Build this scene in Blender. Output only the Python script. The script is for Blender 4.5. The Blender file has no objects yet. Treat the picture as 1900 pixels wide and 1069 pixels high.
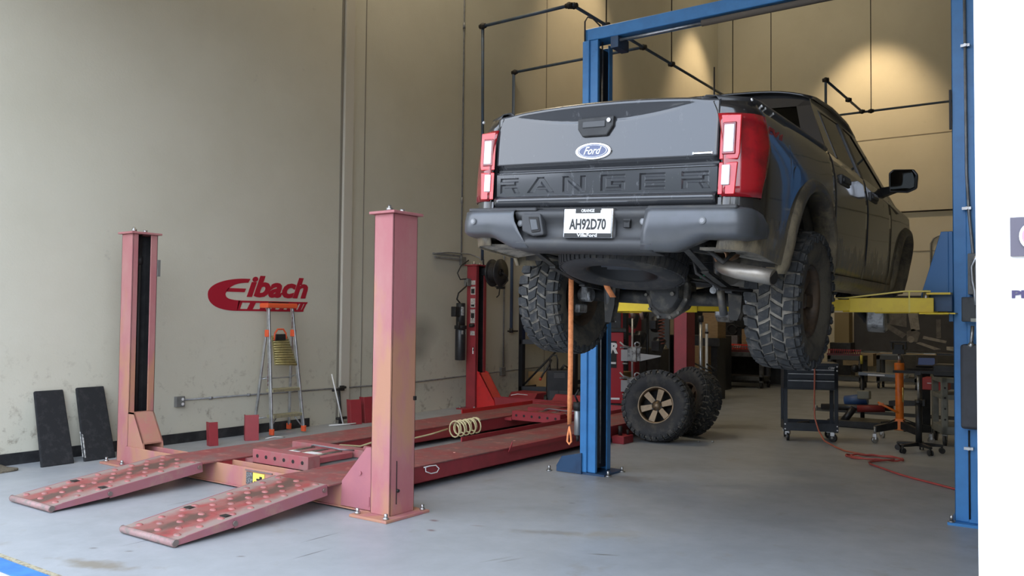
import bpy, bmesh, math, random
from mathutils import Vector, Matrix, Euler
random.seed(7)
S=bpy.context.scene; COL=S.collection
R=math.radians
# ---------------------------------------------------------------- camera, world, light, exposure
def basis_camera():
    F=1560.45; yaw,pit,rol=R(35.1994),R(1.99056),R(0.5694)
    f=Vector((-math.sin(yaw)*math.cos(pit),math.cos(yaw)*math.cos(pit),math.sin(pit)))
    r=Vector((math.cos(yaw),math.sin(yaw),0)); u=r.cross(f)
    r2=r*math.cos(rol)+u*math.sin(rol); u2=-r*math.sin(rol)+u*math.cos(rol)
    cd=bpy.data.cameras.new('camera'); cam=bpy.data.objects.new('camera',cd); COL.objects.link(cam)
    m=Matrix((r2,u2,-f)).transposed().to_4x4(); m.translation=Vector((0,0,1.5)); cam.matrix_world=m
    cd.sensor_width=36; cd.lens=F/1900*36; cd.clip_end=400; cd.clip_start=.05
    S.camera=cam
basis_camera()
w=bpy.data.worlds.new('sky'); S.world=w; w.use_nodes=True
nt=w.node_tree; nt.nodes.clear()
wo=nt.nodes.new('ShaderNodeOutputWorld'); bg=nt.nodes.new('ShaderNodeBackground')
tc=nt.nodes.new('ShaderNodeTexCoord'); sp=nt.nodes.new('ShaderNodeSeparateXYZ'); rp=nt.nodes.new('ShaderNodeValToRGB')
nz=nt.nodes.new('ShaderNodeTexNoise'); nz.inputs['Scale'].default_value=2.2; nz.inputs['Detail'].default_value=5
mx=nt.nodes.new('ShaderNodeMixRGB'); mx.inputs[0].default_value=.5
r2=nt.nodes.new('ShaderNodeValToRGB')
rp.color_ramp.elements[0].position=.0; rp.color_ramp.elements[0].color=(.86,.91,1,1)
rp.color_ramp.elements[1].position=.7; rp.color_ramp.elements[1].color=(.60,.76,1,1)
r2.color_ramp.elements[0].position=.35; r2.color_ramp.elements[0].color=(.62,.76,1,1)
r2.color_ramp.elements[1].position=.65; r2.color_ramp.elements[1].color=(1,1,1,1)
nt.links.new(tc.outputs['Generated'],sp.inputs[0]); nt.links.new(sp.outputs['Z'],rp.inputs[0])
nt.links.new(tc.outputs['Generated'],nz.inputs['Vector']); nt.links.new(nz.outputs['Fac'],r2.inputs[0])
nt.links.new(rp.outputs[0],mx.inputs[1]); nt.links.new(r2.outputs[0],mx.inputs[2]); nt.links.new(mx.outputs[0],bg.inputs[0])
bg.inputs['Strength'].default_value=4.4; nt.links.new(bg.outputs[0],wo.inputs[0])
S.view_settings.view_transform='Standard'; S.view_settings.look='None'; S.view_settings.gamma=1; S.view_settings.exposure=0.0
S.view_settings.use_curve_mapping=False
def lamp(name,kind,loc,e,col,rot=(0,0,0),**k):
    d=bpy.data.lights.new(name,kind); d.energy=e; d.color=col
    for a,b in k.items(): setattr(d,a,b)
    o=bpy.data.objects.new(name,d); o.location=loc; o.rotation_euler=rot; COL.objects.link(o); return o
# ---------------------------------------------------------------- helpers
ORG={}
def tagp(o,label=None,cat=None,group=None,kind=None):
    if label:o['label']=label
    if cat:o['category']=cat
    if group:o['group']=group
    if kind:o['kind']=kind
    return o
def thing(name,label,cat,loc=(0,0,0),rot=(0,0,0),group=None,world=True):
    """an Empty at the thing's base; world=True: parts are written in world coordinates"""
    o=bpy.data.objects.new(name,None); COL.objects.link(o); o.location=loc; o.rotation_euler=rot; o.empty_display_size=.1
    tagp(o,label,cat,group); ORG[o.name]=Vector(loc) if world else Vector((0,0,0)); return o
class P:
    def __init__(s): s.b=bmesh.new(); s.mi=0
    def face(s,vs,smooth=False):
        try: f=s.b.faces.new(vs); f.material_index=s.mi; f.smooth=smooth; return f
        except ValueError: return None
    def box(s,x0,x1,y0,y1,z0,z1,m=None):
        v=[Vector((x,y,z)) for x in(x0,x1) for y in(y0,y1) for z in(z0,z1)]
        if m is not None: v=[m@p for p in v]
        v=[s.b.verts.new(p) for p in v]
        for q in((0,1,3,2),(4,6,7,5),(0,4,5,1),(2,3,7,6),(0,2,6,4),(1,5,7,3)): s.face([v[i] for i in q])
        return s
    def cbox(s,c,sz,m=None):
        mm=Matrix.Translation(c)@(m.to_4x4() if m is not None else Matrix())
        return s.box(-sz[0]/2,sz[0]/2,-sz[1]/2,sz[1]/2,-sz[2]/2,sz[2]/2,mm)
    def cyl(s,p0,p1,r0,r1=None,n=14,caps=True,smooth=True):
        p0=Vector(p0);p1=Vector(p1); r1=r0 if r1 is None else r1
        d=(p1-p0).normalized(); a=d.orthogonal().normalized(); b=d.cross(a)
        A=[];B=[]
        for i in range(n):
            t=2*math.pi*i/n; q=a*math.cos(t)+b*math.sin(t)
            A.append(s.b.verts.new(p0+q*r0)); B.append(s.b.verts.new(p1+q*r1))
        for i in range(n):
            j=(i+1)%n; s.face([A[i],A[j],B[j],B[i]],smooth)
        if caps: s.face(A[::-1]); s.face(B)
        return s
    def tube(s,pts,r,n=8,closed=False):
        pts=[Vector(p) for p in pts]; rings=[]; pa=None
        for i,p in enumerate(pts):
            a=pts[i-1] if (i or closed) else p; c=pts[(i+1)%len(pts)] if (i<len(pts)-1 or closed) else p
            d=(c-a).normalized()
            x=(pa-d*pa.dot(d)) if pa is not None else d.orthogonal()
            if x.length<1e-5:x=d.orthogonal()
            x.normalize(); pa=x; y=d.cross(x)
            rings.append([s.b.verts.new(p+(x*math.cos(2*math.pi*k/n)+y*math.sin(2*math.pi*k/n))*r) for k in range(n)])
        m=len(rings)
        for i in range(m if closed else m-1):
            A=rings[i];B=rings[(i+1)%m]
            for k in range(n): s.face([A[k],A[(k+1)%n],B[(k+1)%n],B[k]],True)
        if not closed: s.face(rings[0][::-1]); s.face(rings[-1])
        return s
    def lathe(s,prof,n=32,m=None,smooth=True,axis='Z',closed=False):
        rings=[]
        for r,h in prof:
            ring=[]
            for i in range(n):
                t=2*math.pi*i/n
                p=Vector((r*math.cos(t),r*math.sin(t),h)) if axis=='Z' else Vector((h,r*math.cos(t),r*math.sin(t)))
                if m is not None:p=m@p
                ring.append(s.b.verts.new(p))
            rings.append(ring)
        k=len(rings)
        for a in range(k if closed else k-1):
            A=rings[a];B=rings[(a+1)%k]
            for i in range(n):
                j=(i+1)%n; s.face([A[i],A[j],B[j],B[i]],smooth)
        return s
    def ext(s,poly,axis,a,b,m=None):
        """polygon in the two other axes, extruded along axis from a to b"""
        def q(p,t):
            v=Vector({'X':(t,p[0],p[1]),'Y':(p[0],t,p[1]),'Z':(p[0],p[1],t)}[axis]); return m@v if m is not None else v
        A=[s.b.verts.new(q(p,a)) for p in poly]; B=[s.b.verts.new(q(p,b)) for p in poly]; n=len(poly)
        for i in range(n): s.face([A[i],A[(i+1)%n],B[(i+1)%n],B[i]])
        s.face(A[::-1]); s.face(B); return s
    def hexa(s,A,B):
        """prism between two corresponding rings"""
        A=[s.b.verts.new(p) for p in A];B=[s.b.verts.new(p) for p in B];n=len(A)
        for i in range(n): s.face([A[i],A[(i+1)%n],B[(i+1)%n],B[i]])
        s.face(A[::-1]); s.face(B); return s
    def grid(s,f,nu,nv,smooth=True):
        g=[[s.b.verts.new(f(i/nu,j/nv)) for j in range(nv+1)] for i in range(nu+1)]
        for i in range(nu):
            for j in range(nv): s.face([g[i][j],g[i+1][j],g[i+1][j+1],g[i][j+1]],smooth)
        return s
    def rows(s,g,smooth=True):
        g=[[s.b.verts.new(p) for p in r] for r in g]
        for i in range(len(g)-1):
            for j in range(len(g[0])-1): s.face([g[i][j],g[i+1][j],g[i+1][j+1],g[i][j+1]],smooth)
        return s
    def sphere(s,c,r,n=12,sc=(1,1,1)):
        c=Vector(c)
        g=[[c+Vector((r*sc[0]*math.sin(math.pi*i/n)*math.cos(2*math.pi*j/n),r*sc[1]*math.sin(math.pi*i/n)*math.sin(2*math.pi*j/n),r*sc[2]*math.cos(math.pi*i/n))) for j in range(n+1)] for i in range(n+1)]
        s.rows(g); return s
    def text(s,t,size,m,depth=.002,shear=0,bold=0,width=None,align='CENTER',space=1):
        c=bpy.data.curves.new('t','FONT'); c.body=t; c.size=size; c.extrude=depth/2; c.shear=shear; c.offset=bold; c.align_x=align; c.align_y='CENTER'; c.space_character=space; c.resolution_u=3
        o=bpy.data.objects.new('t',c); COL.objects.link(o); dg=bpy.context.evaluated_depsgraph_get(); me=bpy.data.meshes.new_from_object(o.evaluated_get(dg))
        xs=[v.co.x for v in me.vertices]; wd=max(xs)-min(xs) if xs else 1
        k=(width/wd) if width else 1; cx=(max(xs)+min(xs))/2 if align=='CENTER' else min(xs)
        b2=bmesh.new(); b2.from_mesh(me); mp={}
        for v in b2.verts: mp[v]=s.b.verts.new(m@Vector(((v.co.x-cx)*k,v.co.y,v.co.z)))
        for f in b2.faces: s.face([mp[v] for v in f.verts])
        b2.free(); bpy.data.objects.remove(o); bpy.data.curves.remove(c); bpy.data.meshes.remove(me); return s
    def out(s,name,mat,parent=None,label=None,cat=None,group=None,kind=None,bev=0,solid=0,sub=0,weld=False,seg=1):
        if weld: bmesh.ops.remove_doubles(s.b,verts=s.b.verts,dist=1e-5)
        bmesh.ops.recalc_face_normals(s.b,faces=s.b.faces) if not solid else None
        me=bpy.data.meshes.new(name)
        vs=s.b.verts
        if parent is not None:
            o0=ORG[parent.name]
        else:
            xs=[v.co.x for v in vs];ys=[v.co.y for v in vs];zs=[v.co.z for v in vs]
            o0=Vector(((min(xs)+max(xs))/2,(min(ys)+max(ys))/2,min(zs)))
        if o0.length>0: bmesh.ops.translate(s.b,verts=vs,vec=-o0)
        s.b.to_mesh(me); s.b.free()
        for m in (mat if isinstance(mat,(list,tuple)) else [mat]): me.materials.append(m)
        o=bpy.data.objects.new(name,me); COL.objects.link(o)
        if parent is not None: o.parent=parent
        else: o.location=o0
        ORG[o.name]=o0
        tagp(o,label,cat,group,kind)
        if solid:
            q=o.modifiers.new('s','SOLIDIFY'); q.thickness=solid; q.offset=0
        if sub:
            q=o.modifiers.new('u','SUBSURF'); q.levels=sub; q.render_levels=sub
        if bev:
            q=o.modifiers.new('b','BEVEL'); q.width=bev; q.segments=seg; q.limit_method='ANGLE'; q.angle_limit=R(40)
        return o
def mrot(loc,rz=0,rx=0,ry=0): return Matrix.Translation(loc)@Euler((rx,ry,rz)).to_matrix().to_4x4()
# ---------------------------------------------------------------- materials
def M(name,c,rough=.5,metal=0,c2=None,ns=6,lo=.45,hi=.62,c3=None,ns3=1.5,lo3=.55,hi3=.7,bump=0,bs=60,coat=0,trans=0,emit=0,stretch=None,spec=.5,rv=0):
    m=bpy.data.materials.new(name); m.use_nodes=True; n=m.node_tree; b=n.nodes['Principled BSDF']; L=n.links.new
    b.inputs['Base Color'].default_value=(*c,1); b.inputs['Roughness'].default_value=rough; b.inputs['Metallic'].default_value=metal
    b.inputs['Coat Weight'].default_value=coat; b.inputs['Transmission Weight'].default_value=trans; b.inputs['Specular IOR Level'].default_value=spec
    b.inputs['Coat Roughness'].default_value=.05
    if emit: b.inputs['Emission Color'].default_value=(*c,1); b.inputs['Emission Strength'].default_value=emit
    t=n.nodes.new('ShaderNodeTexCoord'); vec=t.outputs['Object']
    if stretch:
        mp=n.nodes.new('ShaderNodeMapping'); mp.inputs['Scale'].default_value=stretch; L(vec,mp.inputs[0]); vec=mp.outputs[0]
    def noise(sc,lo,hi,d=6):
        q=n.nodes.new('ShaderNodeTexNoise'); q.inputs['Scale'].default_value=sc; q.inputs['Detail'].default_value=d; q.inputs['Roughness'].default_value=.65; L(vec,q.inputs['Vector'])
        r=n.nodes.new('ShaderNodeMapRange'); r.inputs['From Min'].default_value=lo; r.inputs['From Max'].default_value=hi; L(q.outputs['Fac'],r.inputs['Value']); return r.outputs[0],q
    cur=None
    if c2:
        fac,q=noise(ns,lo,hi); x=n.nodes.new('ShaderNodeMixRGB'); x.inputs[1].default_value=(*c,1); x.inputs[2].default_value=(*c2,1); L(fac,x.inputs[0]); cur=x.outputs[0]
        if rv:
            a=n.nodes.new('ShaderNodeMath'); a.operation='MULTIPLY_ADD'; a.inputs[1].default_value=rv; a.inputs[2].default_value=rough; L(fac,a.inputs[0]); L(a.outputs[0],b.inputs['Roughness'])
    if c3:
        fac,q=noise(ns3,lo3,hi3); x=n.nodes.new('ShaderNodeMixRGB'); x.inputs[1].default_value=(*c,1); x.inputs[2].default_value=(*c3,1); L(fac,x.inputs[0])
        if cur: L(cur,x.inputs[1])
        cur=x.outputs[0]
    if cur: L(cur,b.inputs['Base Color'])
    if bump:
        q=n.nodes.new('ShaderNodeTexNoise'); q.inputs['Scale'].default_value=bs; q.inputs['Detail'].default_value=4; L(vec,q.inputs['Vector'])
        u=n.nodes.new('ShaderNodeBump'); u.inputs['Strength'].default_value=bump; u.inputs['Distance'].default_value=.01; L(q.outputs['Fac'],u.inputs['Height']); L(u.outputs[0],b.inputs['Normal'])
    return m
def graph(m): return m.node_tree,m.node_tree.nodes['Principled BSDF'],m.node_tree.links.new
wallM=M('painted_concrete',(.60,.58,.48),.85,c2=(.56,.54,.44),ns=.9,lo=.4,hi=.7,c3=(.44,.42,.36),ns3=4.2,lo3=.67,hi3=.82,bump=.15,bs=40)
def wall_grime():
    n,b,L=graph(wallM); 
    base=b.inputs['Base Color'].links[0].from_socket
    t=n.nodes.new('ShaderNodeTexCoord'); s_=n.nodes.new('ShaderNodeSeparateXYZ'); 
    g=n.nodes.new('ShaderNodeNewGeometry'); L(g.outputs['Position'],s_.inputs[0])
    mr=n.nodes.new('ShaderNodeMapRange'); mr.inputs['From Min'].default_value=1.35; mr.inputs['From Max'].default_value=.1; L(s_.outputs['Z'],mr.inputs['Value'])
    q=n.nodes.new('ShaderNodeTexNoise'); q.inputs['Scale'].default_value=7; q.inputs['Detail'].default_value=8; q.inputs['Roughness'].default_value=.7; L(g.outputs['Position'],q.inputs['Vector'])
    r=n.nodes.new('ShaderNodeMapRange'); r.inputs['From Min'].default_value=.56; r.inputs['From Max'].default_value=.68; L(q.outputs['Fac'],r.inputs['Value'])
    mu=n.nodes.new('ShaderNodeMath'); mu.operation='MULTIPLY'; L(mr.outputs[0],mu.inputs[0]); L(r.outputs[0],mu.inputs[1])
    x=n.nodes.new('ShaderNodeMixRGB'); x.inputs[2].default_value=(.30,.27,.21,1); L(mu.outputs[0],x.inputs[0]); L(base,x.inputs[1])
    # two sooty smudges on the wall beside the power unit
    cur=x.outputs[0]
    for (cy,cz,ry,rz) in ((10.0,1.25,.42,.30),(9.95,.95,.30,.22),(12.25,.75,.16,.35)):
        a=n.nodes.new('ShaderNodeVectorMath'); a.operation='SUBTRACT'; a.inputs[1].default_value=(-8.8,cy,cz); L(g.outputs['Position'],a.inputs[0])
        m2=n.nodes.new('ShaderNodeVectorMath'); m2.operation='MULTIPLY'; m2.inputs[1].default_value=(1,1/ry,1/rz); L(a.outputs[0],m2.inputs[0])
        le=n.nodes.new('ShaderNodeVectorMath'); le.operation='LENGTH'; L(m2.outputs[0],le.inputs[0])
        k=n.nodes.new('ShaderNodeMapRange'); k.inputs['From Min'].default_value=1.1; k.inputs['From Max'].default_value=.2; k.inputs['To Max'].default_value=.6; L(le.outputs['Value'],k.inputs['Value'])
        y=n.nodes.new('ShaderNodeMixRGB'); y.inputs[2].default_value=(.20,.18,.15,1); L(k.outputs[0],y.inputs[0]); L(cur,y.inputs[1]); cur=y.outputs[0]
    L(cur,b.inputs['Base Color'])
wall_grime()
floorM=M('sealed_concrete',(.365,.385,.405),.38,c2=(.315,.33,.345),ns=2.2,lo=.35,hi=.65,c3=(.28,.265,.24),ns3=3.0,lo3=.60,hi3=.78,bump=.05,bs=90,rv=.1)
def floor_marks():
    n,b,L=graph(floorM); cur=b.inputs['Base Color'].links[0].from_socket
    g=n.nodes.new('ShaderNodeNewGeometry')
    q=n.nodes.new('ShaderNodeTexNoise'); q.inputs['Scale'].default_value=9; q.inputs['Detail'].default_value=8; L(g.outputs['Position'],q.inputs['Vector'])
    def spot(cx,cy,rx,ry,ang,col,strg=.7,nw=.9):
        nonlocal cur
        mp=n.nodes.new('ShaderNodeMapping'); mp.vector_type='TEXTURE'; mp.inputs['Location'].default_value=(cx,cy,0); mp.inputs['Rotation'].default_value=(0,0,ang); mp.inputs['Scale'].default_value=(rx,ry,1); L(g.outputs['Position'],mp.inputs[0])
        le=n.nodes.new('ShaderNodeVectorMath'); le.operation='LENGTH'; L(mp.outputs[0],le.inputs[0])
        ad=n.nodes.new('ShaderNodeMath'); ad.operation='MULTIPLY_ADD'; ad.inputs[1].default_value=nw*2; ad.inputs[2].default_value=-nw; L(q.outputs['Fac'],ad.inputs[0])
        a2=n.nodes.new('ShaderNodeMath'); L(ad.outputs[0],a2.inputs[0]); L(le.outputs['Value'],a2.inputs[1])
        k=n.nodes.new('ShaderNodeMapRange'); k.inputs['From Min'].default_value=1.; k.inputs['From Max'].default_value=.3; k.inputs['To Max'].default_value=strg; L(a2.outputs[0],k.inputs['Value'])
        y=n.nodes.new('ShaderNodeMixRGB'); y.inputs[2].default_value=(*col,1); L(k.outputs[0],y.inputs[0]); L(cur,y.inputs[1]); cur=y.outputs[0]
    spot(-4.95,2.72,.34,.10,.3,(.22,.19,.14),.8)
    spot(-3.75,7.05,.55,.22,.6,(.22,.19,.16),.55)
    spot(-3.2,5.0,.35,.07,.5,(.20,.18,.15),.5); spot(-2.85,5.2,.3,.12,.7,(.33,.29,.22),.5)
    spot(-4.05,4.78,.05,.035,0,(.17,.10,.10),.8,.3); spot(-3.88,4.55,.045,.03,0,(.17,.10,.10),.8,.3); spot(-3.7,4.85,.07,.02,.4,(.2,.16,.15),.7,.3)
    spot(-2.62,4.75,.12,.018,.45,(.15,.14,.11),.8,.4)
    spot(-3.1,4.25,.14,.012,1.2,(.2,.2,.19),.7,.4); spot(-3.02,4.3,.14,.012,1.2,(.2,.2,.19),.7,.4)
    for (cx,cy,lx) in ((-6.02,4.02,.16),(-6.0,4.55,.22),(-4.35,3.95,.2),(-4.1,3.65,.19),(-5.2,3.2,.2)): spot(cx,cy,.008,lx,-.02,(.11,.11,.11),.9,.1)
    for cx,cy in ((-5.05,3.0),(-4.4,3.35),(-2.2,3.8),(-3.55,5.9),(-3.95,6.4),(-5.3,2.9)): spot(cx,cy,.035,.02,.6,(.14,.13,.12),.7,.4)
    L(cur,b.inputs['Base Color'])
floor_marks()
def rust_fade(m,col):
    # sun-bleached orange patches on the lower two thirds of the posts
    n,b,L=graph(m); cur=b.inputs['Base Color'].links[0].from_socket; t=n.nodes.new('ShaderNodeTexCoord'); s_=n.nodes.new('ShaderNodeSeparateXYZ'); L(t.outputs['Object'],s_.inputs[0])
    mp=n.nodes.new('ShaderNodeMapping'); mp.inputs['Scale'].default_value=(3,3,1.1); L(t.outputs['Object'],mp.inputs[0])
    q=n.nodes.new('ShaderNodeTexNoise'); q.inputs['Scale'].default_value=1.7; q.inputs['Detail'].default_value=8; L(mp.outputs[0],q.inputs['Vector'])
    z=n.nodes.new('ShaderNodeMapRange'); z.inputs['From Min'].default_value=2.15; z.inputs['From Max'].default_value=1.1; z.inputs['To Min'].default_value=-.22; z.inputs['To Max'].default_value=.06; L(s_.outputs['Z'],z.inputs['Value'])
    a=n.nodes.new('ShaderNodeMath'); L(q.outputs['Fac'],a.inputs[0]); L(z.outputs[0],a.inputs[1])
    k=n.nodes.new('ShaderNodeMapRange'); k.inputs['From Min'].default_value=.46; k.inputs['From Max'].default_value=.62; k.inputs['To Max'].default_value=.85; L(a.outputs[0],k.inputs['Value'])
    y=n.nodes.new('ShaderNodeMixRGB'); y.inputs[2].default_value=(*col,1); L(k.outputs[0],y.inputs[0]); L(cur,y.inputs[1]); L(y.outputs[0],b.inputs['Base Color'])
pinkM=M('faded_red_paint',(.42,.145,.155),.6,c2=(.46,.215,.20),ns=2.5,lo=.35,hi=.65,bump=.08,stretch=(1,1,.5))
rust_fade(pinkM,(.47,.235,.135))
deckM=M('dirty_red_deck',(.27,.055,.055),.62,c2=(.20,.11,.10),ns=3,lo=.4,hi=.62,c3=(.45,.17,.14),ns3=9,lo3=.55,hi3=.72,bump=.1)
rampM=M('worn_red_ramp',(.40,.10,.10),.5,c2=(.33,.24,.22),ns=3.0,lo=.42,hi=.58,c3=(.10,.07,.055),ns3=4.5,lo3=.54,hi3=.64,bump=.12)
def ramp_mat(cx):
    m=M('worn_red_ramp',(.33,.062,.06),.5,c2=(.28,.11,.095),ns=7,lo=.4,hi=.6,bump=.1); n,b,L=graph(m); cur=b.inputs['Base Color'].links[0].from_socket
    t=n.nodes.new('ShaderNodeTexCoord'); s_=n.nodes.new('ShaderNodeSeparateXYZ'); L(t.outputs['Object'],s_.inputs[0])
    q=n.nodes.new('ShaderNodeTexNoise'); q.inputs['Scale'].default_value=8; q.inputs['Detail'].default_value=7; L(t.outputs['Object'],q.inputs['Vector'])
    q2=n.nodes.new('ShaderNodeTexNoise'); q2.inputs['Scale'].default_value=3.5; q2.inputs['Detail'].default_value=3; L(t.outputs['Object'],q2.inputs['Vector'])
    a=n.nodes.new('ShaderNodeMath'); a.operation='SUBTRACT'; a.inputs[1].default_value=cx; L(s_.outputs['X'],a.inputs[0])
    ab=n.nodes.new('ShaderNodeMath'); ab.operation='ABSOLUTE'; L(a.outputs[0],ab.inputs[0])
    nn=n.nodes.new('ShaderNodeMath'); nn.operation='MULTIPLY_ADD'; nn.inputs[1].default_value=.26; nn.inputs[2].default_value=-.13; L(q.outputs['Fac'],nn.inputs[0])
    d=n.nodes.new('ShaderNodeMath'); L(ab.outputs[0],d.inputs[0]); L(nn.outputs[0],d.inputs[1])
    n3=n.nodes.new('ShaderNodeMath'); n3.operation='MULTIPLY_ADD'; n3.inputs[1].default_value=.4; n3.inputs[2].default_value=-.2; L(q2.outputs['Fac'],n3.inputs[0])
    d2=n.nodes.new('ShaderNodeMath'); L(d.outputs[0],d2.inputs[0]); L(n3.outputs[0],d2.inputs[1])
    for src,a0,a1,col,mxv in ((d,.14,.24,(.31,.255,.225),.85),(d2,.10,.02,(.10,.065,.05),.9)):
        k=n.nodes.new('ShaderNodeMapRange'); k.inputs['From Min'].default_value=a0; k.inputs['From Max'].default_value=a1; k.inputs['To Max'].default_value=mxv; L(src.outputs[0],k.inputs['Value'])
        y=n.nodes.new('ShaderNodeMixRGB'); y.inputs[2].default_value=(*col,1); L(k.outputs[0],y.inputs[0]); L(cur,y.inputs[1]); cur=y.outputs[0]
    L(cur,b.inputs['Base Color']); return m
rampsideM=M('ramp_side_pink',(.33,.125,.14),.55,c2=(.33,.13,.16),ns=6,c3=(.36,.22,.16),ns3=3,bump=.08)
redM=M('dark_red_paint',(.34,.036,.045),.45,c2=(.28,.032,.04),ns=4,c3=(.25,.04,.04),ns3=9,lo3=.6,hi3=.8)
bredM=M('bright_red_paint',(.62,.03,.03),.35,c2=(.5,.03,.03),ns=5)
blueM=M('blue_paint',(.05,.23,.53),.38,c2=(.045,.20,.47),ns=5,c3=(.03,.10,.22),ns3=8,lo3=.66,hi3=.8,bump=.04)
dblueM=M('dark_blue_paint',(.025,.07,.15),.4,c2=(.02,.05,.11),ns=6)
yelM=M('chipped_yellow_paint',(.78,.56,.03),.4,c2=(.70,.48,.03),ns=6,c3=(.12,.09,.03),ns3=22,lo3=.66,hi3=.72,bump=.05)
blackM=M('black_plastic',(.012,.012,.013),.45,c2=(.025,.025,.025),ns=10)
blkpM=M('black_paint',(.02,.02,.022),.35,c2=(.035,.035,.036),ns=6)
baseM=M('black_baseboard_paint',(.015,.016,.018),.45,c2=(.04,.04,.042),ns=5)
foamM=M('black_foam',(.010,.011,.013),.9,c2=(.03,.03,.032),ns=14,lo=.5,hi=.75,bump=.3,bs=120)
steelM=M('zinc_steel',(.55,.55,.54),.35,.9,c2=(.35,.34,.33),ns=12)
aluM=M('aluminium',(.62,.64,.66),.35,.85,c2=(.45,.47,.5),ns=9)
galvM=M('galvanised_conduit',(.30,.31,.32),.5,.4,c2=(.22,.22,.22),ns=10)
pipeM=M('blue_grey_pipe',(.07,.11,.18),.5,.2,c2=(.07,.09,.11),ns=9)
jointM=M('dark_fitting',(.015,.013,.012),.6)
gboxM=M('grey_steel_box',(.17,.17,.16),.5,c2=(.13,.13,.12),ns=9)
dgreyM=M('dark_grey_plastic',(.075,.078,.08),.6,c2=(.03,.03,.032),ns=6)
tanM=M('beige_paint',(.46,.42,.32),.7,c2=(.38,.35,.27),ns=5)
cardM=M('cardboard',(.33,.21,.10),.85,c2=(.27,.17,.08),ns=6,stretch=(1,1,4))
orangeM=M('orange_paint',(.80,.20,.02),.35,c2=(.62,.13,.02),ns=8)
ortM=M('orange_plastic',(.82,.12,.04),.4)
strapM=M('orange_webbing',(.75,.27,.10),.8,c2=(.62,.20,.07),ns=40,bump=.3,bs=200)
whiteM=M('white_paint',(.80,.80,.80),.5)
facM=M('white_facade',(.90,.90,.90),.8)
yhM=M('cream_hose',(.75,.66,.38),.5)
hoseM=M('red_rubber_hose',(.45,.07,.06),.5,c2=(.36,.06,.05),ns=8)
ohoseM=M('orange_hose',(.40,.11,.065),.5)
rubM=M('tire_rubber',(.030,.032,.034),.8,c2=(.12,.11,.095),ns=14,lo=.50,hi=.72,bump=.25,bs=70)
mudM=M('dried_mud_in_tread',(.32,.29,.24),.95,c2=(.09,.085,.075),ns=9,lo=.42,hi=.62,bump=.4,bs=80)
sidewM=M('tire_sidewall',(.028,.028,.03),.75,c2=(.09,.08,.065),ns=7,lo=.5,hi=.75,bump=.1)
msideM=M('muddy_sidewall',(.10,.088,.066),.9,c2=(.05,.045,.04),ns=8,lo=.45,hi=.62,bump=.25)
bronzeM=M('bronze_rim',(.22,.155,.095),.42,.7,c2=(.15,.11,.07),ns=8)
bronzeD=M('dirty_bronze_rim',(.13,.09,.06),.55,.5,c2=(.08,.06,.045),ns=9)
bumperM=M('gunmetal_bumper',(.10,.105,.115),.32,.35,c2=(.09,.095,.10),ns=5)
bumpP=M('grey_bumper_plastic',(.045,.046,.049),.5,c2=(.075,.072,.066),ns=7,lo=.5,hi=.8)
chromeM=M('chrome',(.8,.8,.82),.12,1)
lensR=M('red_tail_lens',(.62,.015,.02),.12,coat=1,c2=(.5,.01,.015),ns=5)
lensD=M('red_lens_frame',(.30,.006,.012),.1,coat=1,c2=(.16,.005,.01),ns=6)
lensW=M('clear_lens',(.85,.85,.88),.15,coat=1)
undM=M('underbody_black',(.022,.022,.022),.6,c2=(.10,.09,.07),ns=9,lo=.5,hi=.7,bump=.2)
rustM=M('dusty_cast_iron',(.045,.043,.04),.65,.3,c2=(.15,.13,.10),ns=8,lo=.48,hi=.68,bump=.2)
exM=M('stainless_exhaust',(.34,.31,.27),.42,.85,c2=(.28,.25,.21),ns=8)
castM=M('cast_aluminium',(.45,.46,.47),.45,.7,c2=(.2,.2,.2),ns=14)
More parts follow.
